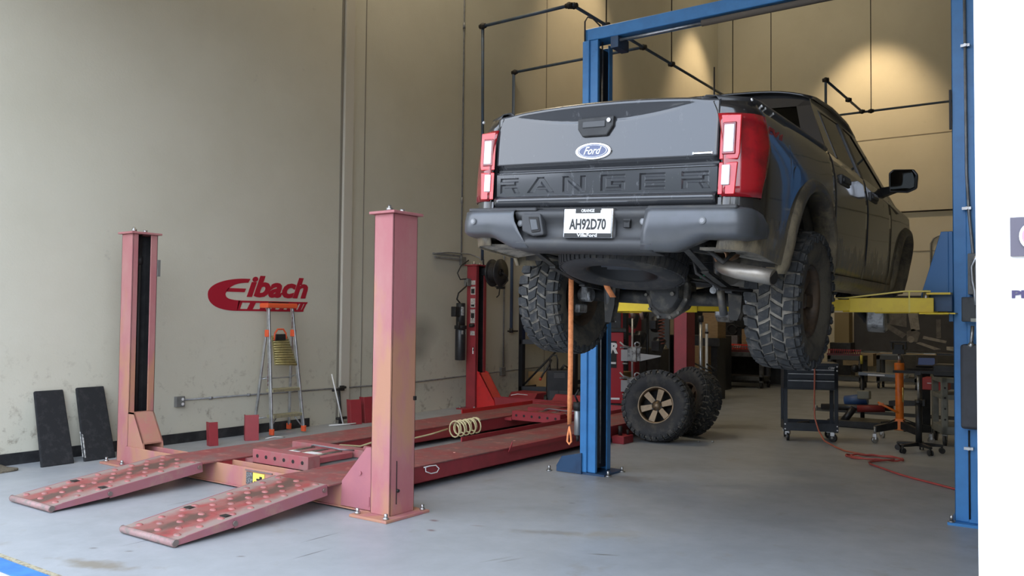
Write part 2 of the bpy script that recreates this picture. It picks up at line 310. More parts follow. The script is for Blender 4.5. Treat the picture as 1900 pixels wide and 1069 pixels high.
def dusty(name,base,rough,coat,dust=(.27,.22,.14),lo=.50,hi=.84,minf=.0,side=.0):
    m=M(name,base,rough,coat=coat); n,b,L=graph(m)
    t=n.nodes.new('ShaderNodeTexCoord'); s_=n.nodes.new('ShaderNodeSeparateXYZ'); L(t.outputs['Object'],s_.inputs[0])
    mr=n.nodes.new('ShaderNodeMapRange'); mr.inputs['From Min'].default_value=hi; mr.inputs['From Max'].default_value=lo; mr.inputs['To Min'].default_value=minf; L(s_.outputs['Z'],mr.inputs['Value'])
    mp=n.nodes.new('ShaderNodeMapping'); mp.inputs['Scale'].default_value=(6,6,2.2); L(t.outputs['Object'],mp.inputs[0])
    q=n.nodes.new('ShaderNodeTexNoise'); q.inputs['Scale'].default_value=2.2; q.inputs['Detail'].default_value=9; q.inputs['Roughness'].default_value=.72; L(mp.outputs[0],q.inputs['Vector'])
    a=n.nodes.new('ShaderNodeMath'); a.operation='MULTIPLY_ADD'; a.inputs[1].default_value=2.6; a.inputs[2].default_value=-1.3; L(q.outputs['Fac'],a.inputs[0])
    c=n.nodes.new('ShaderNodeMath'); L(a.outputs[0],c.inputs[0]); L(mr.outputs[0],c.inputs[1])
    k=n.nodes.new('ShaderNodeMapRange'); k.inputs['From Min'].default_value=.25; k.inputs['From Max'].default_value=1.0; k.inputs['To Max'].default_value=.85; L(c.outputs[0],k.inputs['Value'])
    x=n.nodes.new('ShaderNodeMixRGB'); x.inputs[1].default_value=(*base,1); x.inputs[2].default_value=(*dust,1); L(k.outputs[0],x.inputs[0])
    # thin film of dust everywhere
    x2=n.nodes.new('ShaderNodeMixRGB'); x2.inputs[0].default_value=side; x2.inputs[2].default_value=(*dust,1); L(x.outputs[0],x2.inputs[1]); L(x2.outputs[0],b.inputs['Base Color'])
    r=n.nodes.new('ShaderNodeMath'); r.operation='MULTIPLY_ADD'; r.inputs[1].default_value=.6; r.inputs[2].default_value=rough; L(k.outputs[0],r.inputs[0]); L(r.outputs[0],b.inputs['Roughness'])
    cw=n.nodes.new('ShaderNodeMath'); cw.operation='MULTIPLY_ADD'; cw.inputs[1].default_value=-coat; cw.inputs[2].default_value=coat; L(k.outputs[0],cw.inputs[0]); L(cw.outputs[0],b.inputs['Coat Weight'])
    return m
bodyM=dusty('black_body_paint',(.010,.010,.012),.22,1,side=.02,minf=-.12)
tailM=dusty('black_tailgate_paint',(.016,.017,.020),.22,1,lo=-.3,hi=.4,side=.09,dust=(.24,.25,.27))
flareM=dusty('dusty_black_flare',(.03,.028,.025),.5,.2,lo=.4,hi=1.3,side=.15)
glassM=M('tinted_glass',(.16,.17,.17),.02,trans=1,spec=.6)
glassM.node_tree.nodes['Principled BSDF'].inputs['IOR'].default_value=1.25
# ---------------------------------------------------------------- room lamps (warm high bays) and added fill lights
WX=-8.8; BY=22.4; CZ=11.2
def high_bay(x,y,z,e,label,rot=(0,0,0),fill=24):
    t=thing('high_bay_lamp',label,'ceiling lamp',(x,y,z),group='high bay lamps')
    p=P(); p.cyl((x,y,z+.42),(x,y,CZ),.012); p.out('cable',jointM,t)
    p=P(); p.lathe([(.05,.42),(.09,.40),(.10,.26),(.20,.16),(.27,.0),(.26,.0),(.18,.15),(.06,.22)],24,mrot((x,y,z))); p.out('lamp_shade',aluM,t)
    p=P(); p.sphere((x,y,z+.13),.07); p.out('bulb',M('lamp_glow',(1,.82,.6),emit=12),t)
    l=lamp('high_bay_light','SPOT',(x,y,z-.02),e,(1,.72,.42),rot=rot,spot_size=R(62),spot_blend=.8,shadow_soft_size=.15)
    lamp('ambient_fill','POINT',(x,y,z-.1),fill,(1,.84,.60),shadow_soft_size=.7)  # extra point light added at each lamp for warm ambient fill
    return t
high_bay(-7.1,14.8,10.3,400,'high bay lamp near the left wall, beyond the hose reel',(0,R(27),0))
high_bay(-7.0,20.7,10.3,520,'high bay lamp in the far left corner of the shop',(0,R(27),0))
high_bay(-4.7,20.4,9.9,800,'high bay lamp close to the back wall above the banner',(R(26),0,0))
high_bay(-1.0,16.5,10.4,120,'unseen fill lamp added over the back of the shop, right of the others',(R(20),0,0),12)  # unseen lamp added as general fill
high_bay(-7.3,8.8,10.0,60,'unseen fill lamp added over the front bay near the left wall',(0,0,0),360)  # lamp added out of view to brighten the upper left wall
# ---------------------------------------------------------------- shell
def struct(p,name,mat,**k): return p.out(name,mat,kind='structure',**k)
p=P(); p.box(-9,14,2.49,BY+.2,-.2,0); struct(p,'floor',floorM)
p=P(); p.box(WX-.2,WX,2.45,BY,0,CZ); struct(p,'wall_left',wallM)
p=P(); p.box(WX-.2,14.2,BY,BY+.2,0,CZ); struct(p,'wall_back',wallM)
p=P(); p.box(14,14.2,2.45,BY,0,CZ); struct(p,'wall_right',wallM)
p=P(); p.box(-9,14.2,2.45,BY+.2,CZ,CZ+.2); struct(p,'ceiling',M('ceiling_paint',(.45,.43,.38),.9))
p=P(); p.box(-.27,14.2,2.45,2.65,-.05,CZ+.2); p.box(-9.0,-.27,2.45,2.65,5.3,CZ+.2); p.box(-14,-8.8,2.35,2.45,-.05,CZ+.2); struct(p,'wall_front',facM)
for q,nm in ((8.43,'trim_1'),(13.55,'trim_3')):
    pass
p=P(); p.box(WX,WX+.045,8.27,8.45,.0,CZ); struct(p,'trim_1',M('trim_paint',(.56,.53,.45),.8),bev=.01)
p=P(); p.box(WX,WX+.008,8.23,8.27,0,CZ); p.box(WX,WX+.006,8.70,8.715,0,CZ); p.box(WX,WX+.006,13.55,13.57,0,CZ); struct(p,'trim_2',M('panel_joint',(.26,.24,.2),.9))
p=P(); p.box(WX,WX+.015,2.5,7.75,0,.115); struct(p,'baseboard_left',baseM)
p=P(); p.box(WX+.3,6,BY-.006,BY,6.05,6.07); p.box(-9,6,BY-.01,BY,3.2,3.215); struct(p,'trim_4',M('back_joint',(.28,.25,.2),.9))
# outside apron, painted stripe, ground; unseen yard, buildings and trees added for paintwork to mirror
apr=M('apron_concrete',(.50,.47,.42),.8,c2=(.42,.39,.34),ns=3,bump=.1)
p=P(); p.box(-40,40,-3.5,2.46,-.25,-.01); struct(p,'ground',apr)
p=P(); p.box(-60,60,-70,-3.5,-.25,-.012); struct(p,'unseen_yard',M('asphalt',(.07,.07,.072),.9,c2=(.05,.05,.052),ns=8,bump=.3))  # unseen dark yard, added for reflections in the tailgate
p=P(); p.box(-9,-.27,2.46,2.49,-.03,.004); struct(p,'trim_5',M('threshold_edge',(.42,.38,.26),.6,c2=(.2,.17,.12),ns=30))
p=P(); p.box(-9,-.27,2.335,2.455,-.009,.0); struct(p,'trim_6',M('blue_stripe_paint',(.03,.16,.50),.5,c2=(.05,.22,.55),ns=5,c3=(.3,.33,.36),ns3=12,lo3=.66,hi3=.75))
farM=M('far_wall',(.30,.30,.29),.8); treeM=M('hedge_leaves',(.05,.07,.04),.9,c2=(.03,.045,.03),ns=3)
p=P(); p.box(-34,-6,-48,-40,0,5.5); p.ext([(-34,5.5),(-6,5.5),(-8,6.6),(-32,6.6)],'Y',-48,-40); p.out('added_warehouse',farM,None,'unseen grey building added behind the camera for the paintwork to mirror','building')  # plain building added only for reflections in the paintwork
p=P()
for i in range(13):
    tx=-44+7*i+random.uniform(-1.5,1.5); th=random.uniform(5,8.5)
    for k in range(7): p.sphere((tx+random.uniform(-1.8,1.8),-36+random.uniform(-1.5,1.5),th*.6+random.uniform(-.8,1.6)),random.uniform(1.3,2.1),9,(1,1,.85))
    p.box(tx-4,tx+4,-36.6,-35.4,0,3.2)
p.out('added_tree_line',treeM,None,'unseen dark tree line added behind the camera for the paintwork to mirror','trees',kind='stuff')  # trees added out of view for the tailgate to reflect
p=P(); p.box(2,36,-46,-40,0,4.4); p.box(6,10,-40,-39.8,0,3.2); p.out('added_warehouse',farM,None,'unseen low grey building on the right, added behind the camera for reflections','building')  # second unseen building, also added for reflections
# ---------------------------------------------------------------- facade sign
t=thing('wall_sign','dark square sign with a white ringed pink disc on the white facade','sign',(-.10,2.44,1.67))
p=P(); p.box(-.192,-.09,2.435,2.449,1.665,1.762); p.out('sign_panel',M('sign_slate',(.11,.10,.13),.5),t)
p=P(); 
def disc(p,c,r,y,rz=1.25,n=24,dep=.002):
    A=[Vector((c[0]+r*math.cos(2*math.pi*i/n),y,c[1]+r*rz*math.sin(2*math.pi*i/n))) for i in range(n)]; p.hexa(A,[a+Vector((0,dep,0)) for a in A])
disc(p,(-.147,1.714),.026,2.432); p.out('ring',whiteM,t)
p=P(); disc(p,(-.147,1.714),.0195,2.430); p.out('disc',M('pink_disc',(.72,.28,.36),.5),t)
p=P(); p.text('PL',.026,mrot((-.171,2.447,1.569),rx=R(90)),depth=.003,bold=.0012,width=.040); p.out('sign_lettering',M('purple_lettering',(.05,.04,.10),.5),None,'dark purple capital letters under the square sign on white facade','lettering')
# ---------------------------------------------------------------- painted wall logo
red=M('logo_red',(.40,.012,.03),.5)
def LW(y,z,off=.004): return Vector((WX+off,y,z))
def wallpoly(p,pts,a=.001,b=.005): p.hexa([LW(y,z,a) for y,z in pts],[LW(y,z,b) for y,z in pts])
p=P()
def bez(pts,n=10):
    o=[]
    for i in range(n+1):
        t=i/n; o.append(tuple(sum(math.comb(3,k)*(1-t)**(3-k)*t**k*pts[k][j] for k in range(4)) for j in (0,1)))
    return o
# logo frame: u 0..1.55 along wall from y=6.15, v 0..0.40 up from z(y); the logo rises slightly as painted
def U(u,v): return (6.14+u*1.055,1.545+v)
out=bez([(.58,.405),(.27,.41),(0,.33),(0,.20)])+bez([(0,.20),(0,.06),(.16,.0),(.36,.0)])[1:]
inn=bez([(.42,.125),(.28,.13),(.235,.17),(.235,.205)])
# outer crescent of the big initial, cut in strips
up=bez([(.58,.405),(.27,.41),(0,.33),(0,.20)],14); lo=bez([(.55,.355),(.44,.352),(.29,.33),(.235,.21)],14)
for i in range(14):
    wallpoly(p,[U(*up[i]),U(*up[i+1]),U(*lo[i+1]),U(*lo[i])])
up=bez([(0,.20),(0,.06),(.16,.0),(.40,.0)],14); lo=bez([(.235,.21),(.235,.16),(.27,.135),(.44,.13)],14)
for i in range(14): wallpoly(p,[U(*up[i]),U(*up[i+1]),U(*lo[i+1]),U(*lo[i])])
wallpoly(p,[U(.24,.235),U(.50,.235),U(.52,.28),U(.27,.28)])
# lower band with pale windows
x0=.40
wallpoly(p,[U(.40,0),U(1.40,0),U(1.402,.025),U(.40,.025)]); wallpoly(p,[U(.44,.105),U(1.455,.105),U(1.47,.13),U(.44,.13)])
wallpoly(p,[U(.40,.024),U(.44,.024),U(.47,.106),U(.42,.13)])
ws=[.44,.62,.80,.95,1.08,1.19,1.28,1.355]; ww=[.10,.10,.09,.06,.05,.035,.025,.015]
for i in range(8):
    a=ws[i]+ww[i]; b=ws[i+1] if i<7 else 1.402
    wallpoly(p,[U(a,.024),U(b,.024),U(b+.045,.106),U(a+.045,.106)])
mT=Matrix.Translation((WX+.004,6.70,1.81))@Matrix(((0,0,1,0),(1,0,0,0),(0,1,0,0),(0,0,0,1)))
p.text('ibach',.36,mT@Matrix.Translation((0,.035,0)),depth=.004,shear=.30,bold=.014,width=.99,align='LEFT')
p.out('wall_logo',red,None,'red painted company logo lettering on the left wall above ladder','painted logo')
# ---------------------------------------------------------------- four post lift
L4=thing('four_post_lift','faded red drive-on four post alignment lift lying lowered along left wall','car lift',(-6.2,7.5,0))
def post(x,y,h,open_dir,mat,motor=False):
    """C-channel post; open_dir +1: slot faces +X"""
    wx,wy=.20,.27
    a=x-wx/2;b=x+wx/2
    p=P(); s=open_dir
    back=(a if s>0 else b)
    p.box(min(back,back+s*.012),max(back,back+s*.012),y,y+wy,.02,h)
    p.box(a,b,y,y+.012,.02,h); p.box(a,b,y+wy-.012,y+wy,.02,h)
    fr=(b if s>0 else a)
    for (ya,yb) in ((y,y+.06),(y+wy-.075,y+wy)): p.box(min(fr,fr-s*.012),max(fr,fr-s*.012),ya,yb,.02,h)
    o=p.out('post',mat,L4,bev=.004)
    p=P(); p.box(a-.03,b+.03,y-.03,y+wy+.03,h,h+.02); p.out('top_plate',mat,o,bev=.003)
    p=P(); p.cyl((x-.02,y+.08,h+.02),(x-.02,y+.08,h+.075),.014); p.cyl((x-.02,y+.08,h+.03),(x-.02,y+.08,h+.055),.026,n=6); p.cyl((x+.03,y+.17,h+.02),(x+.03,y+.17,h+.05),.02); p.out('top_bolt',steelM,o)
    p=P(); p.box(a-.10,b+.08,y-.12,y+wy+.09,0,.02); p.out('base_plate',mat,o,bev=.003)
    p=P()
    for bx,by in ((a-.06,y-.07),(b+.04,y-.08),(b+.04,y+wy+.05),(a-.06,y+wy+.04)):
        p.cyl((bx,by,.02),(bx,by,.035),.022,n=12); p.cyl((bx,by,.03),(bx,by,.062),.014,n=6)
    p.out('anchor_bolt',steelM,o)
    p=P(); p.box(min(back+s*.012,back+s*.03),max(back+s*.012,back+s*.03),y+.013,y+wy-.013,.05,h-.01); p.box(min(back+s*.03,fr-s*.013),max(back+s*.03,fr-s*.013),y+wy-.024,y+wy-.013,.05,h-.01); p.out('channel_liner',blkpM,o)  # black plates added for the shade inside the post channel
    p=P(); p.cyl((x,y+wy/2,.1),(x,y+wy/2,h),.02); p.cyl((x,y+wy/2,h-.3),(x,y+wy/2,h-.22),.032); p.out('lift_rod',jointM,o)
    return o
p0=post(-8.02,4.66,2.30,1,pinkM)
p1=post(-4.43,4.60,2.27,-1,pinkM)
p2_=post(-8.42,10.80,2.33,1,redM)
p3_=post(-4.80,10.85,2.30,-1,redM)
# small details on the posts
p=P(); p.box(-4.329,-4.326,4.665,4.672,.10,.42); p.cyl((-4.328,4.675,.20),(-4.31,4.675,.20),.012); p.out('safety_slot',jointM,p1)
p=P(); p.box(-4.328,-4.31,4.84,4.86,.86,.89); p.out('stop_button',blackM,p1)
p=P(); p.box(-7.925,-7.905,4.925,4.955,1.88,2.05); p.out('cable_guard',gboxM,p0)
p=P(); p.box(-8.39,-8.37,10.797,10.80,.9,1.0); p.out('post_marker',whiteM,p2_)
# crossbeams with gussets
def cbeam(y,xa,xb,mat,h=.235):
    p=P(); p.box(xa,xb,y,y+.014,.03,h); p.box(xa,xb,y+.17,y+.184,.03,h); p.box(xa,xb,y,y+.184,.02,.034); p.box(xa,xb,y-.02,y+.184,.012,.022)
    return p.out('crossbeam',mat,L4,bev=.003)
cb=cbeam(4.64,-7.93,-4.53,pinkM,.187)
p=P(); p.ext([(-4.53,.03),(-4.53,.50),(-4.60,.50),(-4.86,.22),(-4.87,.03)],'Y',4.625,4.64); p.ext([(-4.53,.03),(-4.53,.50),(-4.60,.50),(-4.86,.24),(-4.86,.03)],'Y',4.82,4.835); p.box(-4.60,-4.53,4.64,4.82,.485,.50); p.cyl((-4.66,4.625,.30),(-4.66,4.612,.30),.014); p.box(-4.585,-4.56,4.62,4.627,.06,.13); p.out('gusset',M('plain_pink',(.42,.15,.165),.6,c2=(.38,.135,.16),ns=3,bump=.06),cb)
orgM=M('rusty_pink_paint',(.45,.22,.15),.55,c2=(.47,.19,.16),ns=4,c3=(.38,.27,.18),ns3=3)
p=P(); g=[(-7.93,.03),(-7.93,.52),(-7.83,.52),(-7.66,.24),(-7.62,.03)]; p.ext(g,'Y',4.66,4.675); p.ext(g,'Y',4.86,4.875); p.hexa([Vector((-7.93,4.66,.52)),Vector((-7.83,4.66,.52)),Vector((-7.66,4.66,.24)),Vector((-7.66,4.66,.225)),Vector((-7.83,4.66,.505)),Vector((-7.93,4.66,.505))],[Vector((-7.93,4.875,.52)),Vector((-7.83,4.875,.52)),Vector((-7.66,4.875,.24)),Vector((-7.66,4.875,.225)),Vector((-7.83,4.875,.505)),Vector((-7.93,4.875,.505))]); p.out('gusset',orgM,cb)
cb2=cbeam(10.86,-8.3,-4.9,redM,.22)
p=P(); g=[(-8.32,.03),(-8.32,.62),(-8.26,.60),(-7.98,.18),(-7.95,.03)]; p.ext(g,'Y',10.84,10.855); p.ext(g,'Y',11.05,11.065); p.hexa([Vector((-8.26,10.84,.60)),Vector((-7.98,10.84,.18)),Vector((-7.98,10.84,.165)),Vector((-8.27,10.84,.585))],[Vector((-8.26,11.065,.60)),Vector((-7.98,11.065,.18)),Vector((-7.98,11.065,.165)),Vector((-8.27,11.065,.585))]); p.out('gusset',bredM,cb2)
# warning label on the front crossbeam
p=P(); p.box(-5.95,-5.80,4.633,4.639,.05,.155); a=p.out('warning_label',M('label_yellow',(.75,.66,.12),.5),cb,label='yellow warning label')
p=P(); p.box(-6.04,-5.955,4.633,4.639,.05,.155); p.out('data_plate',M('label_dark',(.06,.06,.06),.5,c2=(.3,.3,.3),ns=60),cb)
p=P(); p.box(-5.93,-5.90,4.630,4.634,.065,.085); p.box(-5.86,-5.83,4.630,4.634,.065,.13); p.box(-5.90,-5.85,4.630,4.634,.095,.11); p.out('label_mark',jointM,a)
p=P(); p.box(-6.05,-5.70,4.628,4.64,.166,.174); p.out('label_rail',M('dull_steel',(.2,.15,.15),.6),cb)
# runways
def runway(x0,x1,y0,y1,zt,side):
    p=P(); p.mi=0; p.box(x0,x1,y0,y1,zt-.012,zt)
    p.mi=1
    for xx in (x0+.012,x1-.024): p.box(xx,xx+.012,y0+.15,y1,.045,zt-.012)
    p.box(x0+.012,x0+.05,y0+.15,y1,.045,.055); p.box(x1-.05,x1-.012,y0+.15,y1,.045,.055)
    r=p.out('runway',[deckM,redM],L4,bev=.002); return r
ra=runway(-5.50,-4.88,4.50,11.0,.20,1); rb=runway(-7.08,-6.46,4.50,11.3,.20,-1)
p=P(); p.box(-5.50,-5.485,6.9,11.0,.20,.245); p.out('side_rail',redM,ra)
p=P(); p.box(-7.09,-7.075,8.9,10.6,.20,.25); p.out('side_rail',bredM,rb)
# bent lip on the near runway
p=P(); p.hexa([Vector((-4.90,6.9,.201)),Vector((-4.865,6.9,.201)),Vector((-4.865,6.88,.16)),Vector((-4.875,6.90,.16))],[Vector((-4.90,11,.203)),Vector((-4.865,11,.203)),Vector((-4.865,11,.17)),Vector((-4.875,11,.17))]); p.ext([(6.86,.16),(6.92,.20),(6.93,.26),(6.90,.21)],'X',-4.87,-4.862); p.out('edge_lip',redM,ra)
p=P(); 
for yy in (5.6,6.3,7.3): p.cyl((-5.1,yy,.2),(-5.1,yy,.204),.012)
p.out('deck_bolt',M('pink_bolt',(.65,.3,.25),.6),ra)
# rear wheel stops
for x0 in (-5.50,-7.08):
    par=ra if x0>-6 else rb
    p=P(); p.ext([(10.6,.20),(11.25,.20),(11.3,.30),(11.22,.30),(11.12,.215),(10.6,.215)],'X',x0+.02,x0+.6); p.out('wheel_stop',redM,par)
# ramps: two hinged segments each, punched with raised grips
gripM=M('grip_pink',(.38,.13,.12),.40,c2=(.28,.08,.08),ns=14,c3=(.20,.14,.12),ns3=5)
def ramp(x0,x1):
    rampM=ramp_mat((x0+x1)/2+6.2)
    def seg(ya,za,yb,zb,name,par,nose):
        d=Vector((0,yb-ya,zb-za)); ln=d.length; d.normalize(); up=Vector((0,-d.z,d.y))
        def q(x,s,h): return Vector((x,ya,za))+d*s+up*h
        p=P(); p.mi=0
        th=.062 if nose else .085
        p.mi=0
        def strip(s0,s1,h=0,nx=1):
            p.hexa([q(x0+.004,s0,h),q(x0+.004,s1,h),q(x0+.004,s1,h-.012),q(x0+.004,s0,h-.012)],[q(x1-.004,s0,h),q(x1-.004,s1,h),q(x1-.004,s1,h-.012),q(x1-.004,s0,h-.012)])
        strip(.03 if nose else 0,ln-.004)
        p.mi=1
        ny=5 if nose else 11
        for i in range(ny):
            for j in range(5):
                if (i+j)%2==0:
                    cx=x0+.085+(x1-x0-.17)*j/4; s=(.085 if nose else .05)+(ln-(.13 if nose else .09))*i/(ny-1); n=12; rings=[]
                    for rr,hh in ((.034,.0),(.027,.006),(.014,.0095)): rings.append([p.b.verts.new(q(cx+rr*math.cos(2*math.pi*k/n),s+rr*.62*math.sin(2*math.pi*k/n),hh)) for k in range(n)])
                    for a_ in range(2):
                        for k in range(n): p.face([rings[a_][k],rings[a_][(k+1)%n],rings[a_+1][(k+1)%n],rings[a_+1][k]],True)
                    p.face(rings[2])
        o=p.out(name,[rampM,gripM],par)
        for xx in (x0,x1-.012):
            p=P(); A=[q(xx,-.0,-.012 if nose else .001),q(xx,.10 if nose else .02,.001),q(xx,ln-.003,.001),q(xx,ln-.003,-th),q(xx,.0,-.035 if nose else -th*.85)]
            p.hexa(A,[v+Vector((.012,0,0)) for v in A]); p.out('side_skirt',rampsideM,o)
        return o,q,ln
    o,q,ln=seg(3.66,.105,4.50,.205,'ramp',L4,False)
    o2,q2,ln2=seg(3.20,.045,3.66,.105,'ramp_toe',o,True)
    p=P(); p.cyl((x0,3.215,.028),(x1,3.215,.028),.024,n=18); p.out('toe_roller',M('toe_roller_paint',(.36,.21,.20),.5,c2=(.22,.18,.16),ns=20),o)
    p=P()
    for xx in (x0,x1): 
        s=1 if xx==x1 else -1
        p.cyl((xx,3.215,.032),(xx+s*.008,3.215,.032),.022); p.cyl((xx,3.665,.07),(xx+s*.012,3.665,.07),.018); p.cyl((xx,4.47,.165),(xx+s*.012,4.47,.165),.018)
    p.out('hinge_pin',M('pin_steel',(.25,.2,.18),.4,.6),o)
    p=P()
    for xx in (x0+.06,x1-.13): p.cbox((xx+.03,3.665,.108),(.07,.05,.006))
    p.out('hinge_gap',jointM,o)
ramp(-5.50,-4.89); ramp(-7.09,-6.47)
# pale flexible cable loop on runway side
p=P(); p.tube([(-4.87,5.62,.18),(-4.85,5.60,.15),(-4.84,5.66,.125),(-4.84,5.74,.125),(-4.85,5.78,.15),(-4.87,5.76,.18),(-4.87,5.68,.185),(-4.87,5.6,.182)],.005); p.out('wire_loop',whiteM,None,'small white wire loop hooked on the side of near runway','wire')
# ---------------------------------------------------------------- rolling jacks between the runways
def rolling_jack(y,xa,xb,label,mat,holes=True,loc=None):
    t=thing('rolling_bridge_jack',label,'jack',((xa+xb)/2,y,.1),group='rolling jacks of the lift')
    p=P(); p.box(xa+.1,xb-.06,y,y+.14,.165,.285); fb=p.out('front_block',mat,t,bev=.004)
    p=P()
    for i in range(6):
        cx=xa+.17+(xb-xa-.30)*i/5; p.cyl((cx,y-.002,.228),(cx,y+.01,.228),.017)
    p.out('bore_hole',jointM,fb)
    p=P()
    for i in range(4):
        cx=xa+.2+(xb-xa-.34)*i/3; p.box(cx-.045,cx+.045,y+.14,y+.56,.205,.255)
    p.out('slide_bar',mat,t,bev=.003)
    p=P()
    for i in range(3):
        cx=xa+.28+(xb-xa-.34)*i/3; p.cyl((cx,y+.14,.24),(cx,y+.56,.24),.018)
    p.out('cylinder_rod',steelM,t)
    p=P(); p.box(xa-.05,xb+.05,y+.58,y+.70,.205,.275); p.out('rear_crossbar',mat,t,bev=.004)
    p=P(); p.box(xa-.04,xa+.07,y+.03,y+.62,.15,.185); p.box(xb-.07,xb+.04,y+.03,y+.62,.15,.185); p.out('slide_rail',mat,t)
    p=P(); p.box(xa+.30,xa+.42,y+.18,y+.28,.256,.259); p.box(xb-.40,xb-.26,y+.20,y+.34,.256,.259); p.out('rating_label',whiteM,t)
    p=P(); p.tube([(xa+.2,y+.6,.25),(xa+.35,y+.5,.285),(xa+.55,y+.57,.265),(xa+.75,y+.46,.285),(xb-.1,y+.58,.27)],.007); p.out('air_line',galvM,t)
    p=P(); p.cyl((xb+.02,y+.60,.29),(xb+.09,y+.60,.29),.03); p.out('roller',mat,t)
    return t
pinkdM=M('jack_pink',(.38,.10,.11),.5,c2=(.32,.15,.14),ns=5,c3=(.3,.1,.1),ns3=8)
rolling_jack(4.92,-6.43,-5.53,'pink rolling bridge jack with six bore holes between the front runway ends',pinkdM)
rolling_jack(9.0,-6.43,-5.53,'red rolling bridge jack far back between the runways by coiled hose',redM)
# coiled cream air hose
def helix(c,ax,r,n,pitch,seg=14):
    c=Vector(c);ax=Vector(ax).normalized(); a=ax.orthogonal().normalized(); b=ax.cross(a); o=[]
    for i in range(n*seg+1):
        t=2*math.pi*i/seg; rr=r*(1+.18*math.sin(i*.23)); o.append(c+ax*(pitch*i/seg)+a*rr*math.cos(t)+b*rr*math.sin(t))
    return o
p=P(); p.tube([(-6.43,5.55,.16),(-6.36,5.75,.13),(-6.34,6.0,.19),(-6.36,6.3,.14),(-6.38,6.7,.18),(-6.36,7.1,.13),(-6.38,7.45,.14),(-6.38,7.75,.17)],.009)
p.tube(helix((-6.37,7.85,.16),(.12,1,.05),.085,9,.045),.009,n=6); p.out('coiled_air_hose',yhM,None,'cream coloured coiled air hose along the far runway','hose')
# ---------------------------------------------------------------- two post lift
L2=thing('two_post_lift','blue two post car lift with overhead beam and yellow arms holding the truck','car lift',(-2.45,7.25,0))
CT=4.205
def column(xi,s,name='column'):
    # s=+1: left column, channel opens toward +X ; s=-1: right column
    xo=xi-s*.165
    y0,y1=7.06,7.36
    p=P()
    a,b=sorted((xo,xo+s*.012)); p.box(a,b,y0+.01,y1-.01,.02,CT)
    a,b=sorted((xo,xi))
    p.box(a,b,y0,y0+.012,.02,CT); p.box(a,b,y1-.012,y1,.02,CT)
    # formed outer rib
    a2,b2=sorted((xo-s*.0,xo+s*.075)); p.box(a2,b2,y0-.02,y0,.02,CT)
    for ya,yb in ((y0,y0+.035),(y1-.085,y1)):
        a3,b3=sorted((xi-s*.012,xi)); p.box(a3,b3,ya,yb,.02,CT)
    return p
pl=column(-3.985,1)
cl=pl.out('column',blueM,L2,bev=.006)
pr=column(-.93,-1)
cr=pr.out('column',blueM,L2,bev=.006)
p=P(); p.box(-4.05,-4.03,7.08,7.345,.05,CT-.05); p.out('channel_liner',blkpM,cl)  # black plate stands in for the shade inside the column
p=P(); p.cyl((-4.0,7.17,.1),(-4.0,7.17,CT),.008); p.out('lift_cable',steelM,cl)
p=P(); p.box(-4.18,-3.88,7.04,7.42,0,.02); bp=p.out('base_plate',dblueM,cl)
p=P(); p.box(-.97,-.62,6.98,7.42,0,.02); bq=p.out('base_plate',blueM,cr)
p=P(); p.ext([(-4.40,.005),(-4.40,.06),(-4.34,.155),(-4.12,.205),(-4.12,.005)],'Y',7.02,7.032); p.out('base_gusset',dblueM,cl)
p=P(); 
for x,y in ((-4.47,7.0),(-3.86,7.08),(-3.87,7.38)): p.cyl((x,y,0.0),(x,y,.012),.028); p.cyl((x,y,.01),(x,y,.055),.014,n=6)
p.out('anchor_bolt',steelM,cl)
p=P(); p.cyl((-.945,7.0,.02),(-.945,7.0,.03),.026); p.cyl((-.945,7.0,.03),(-.945,7.0,.075),.014,n=6); p.out('anchor_bolt',steelM,cr)
# greasy dirt at the foot of the left column
# upper extension with black shadow channel and overhead beam
p=P(); p.box(-4.15,-.76,7.07,7.28,4.21,4.33); cbm=p.out('overhead_beam',blueM,L2,bev=.006)
p=P(); p.box(-3.86,-3.78,7.08,7.30,4.10,4.21); p.out('beam_bracket',dblueM,cbm)
p=P(); p.cyl((-3.78,7.12,4.175),(-2.95,7.12,4.175),.014); p.out('shutoff_rod',aluM,cbm)
p=P(); p.cyl((-2.95,7.12,4.175),(-1.0,7.12,4.175),.03); p.out('shutoff_foam',M('foam_sleeve',(.13,.11,.09),.8),cbm)
p=P(); p.tube([(-4.13,7.05,3.4),(-4.13,7.05,4.40),(-4.10,7.05,4.44),(-4.05,7.07,4.42),(-3.98,7.09,4.34)],.008); p.out('hydraulic_line',jointM,cl)
# carriages
def carriage(s,xi):
    p=P()
    pts=[(7.0,2.10),(7.22,2.10),(7.22,1.50),(6.99,1.50)]
    a,b=sorted((xi+s*.005,xi+s*.03))
    # tapered side plate seen beside the column
    x0=xi+s*.03
    A=[Vector((x0,7.06,2.18)),Vector((x0+s*.05,7.06,2.18)),Vector((x0+s*.19,7.06,1.70)),Vector((x0+s*.19,7.06,1.62)),Vector((x0,7.06,1.62))]
    p.hexa(A,[v+Vector((0,.02,0)) for v in A]); p.hexa([v+Vector((0,.24,0)) for v in A],[v+Vector((0,.26,0)) for v in A])
    p.box(min(x0-s*.03,x0),max(x0-s*.03,x0),7.06,7.34,1.5,2.18)
    return p.out('carriage',M('carriage_blue_shaded',(.035,.15,.36),.4) if s>0 else bpy.data.materials['carriage_blue_shaded'],L2,bev=.003)  # same blue paint as the columns, darkened to paint in indoor shade
ca=carriage(1,-3.995); cb_=carriage(-1,-.93)
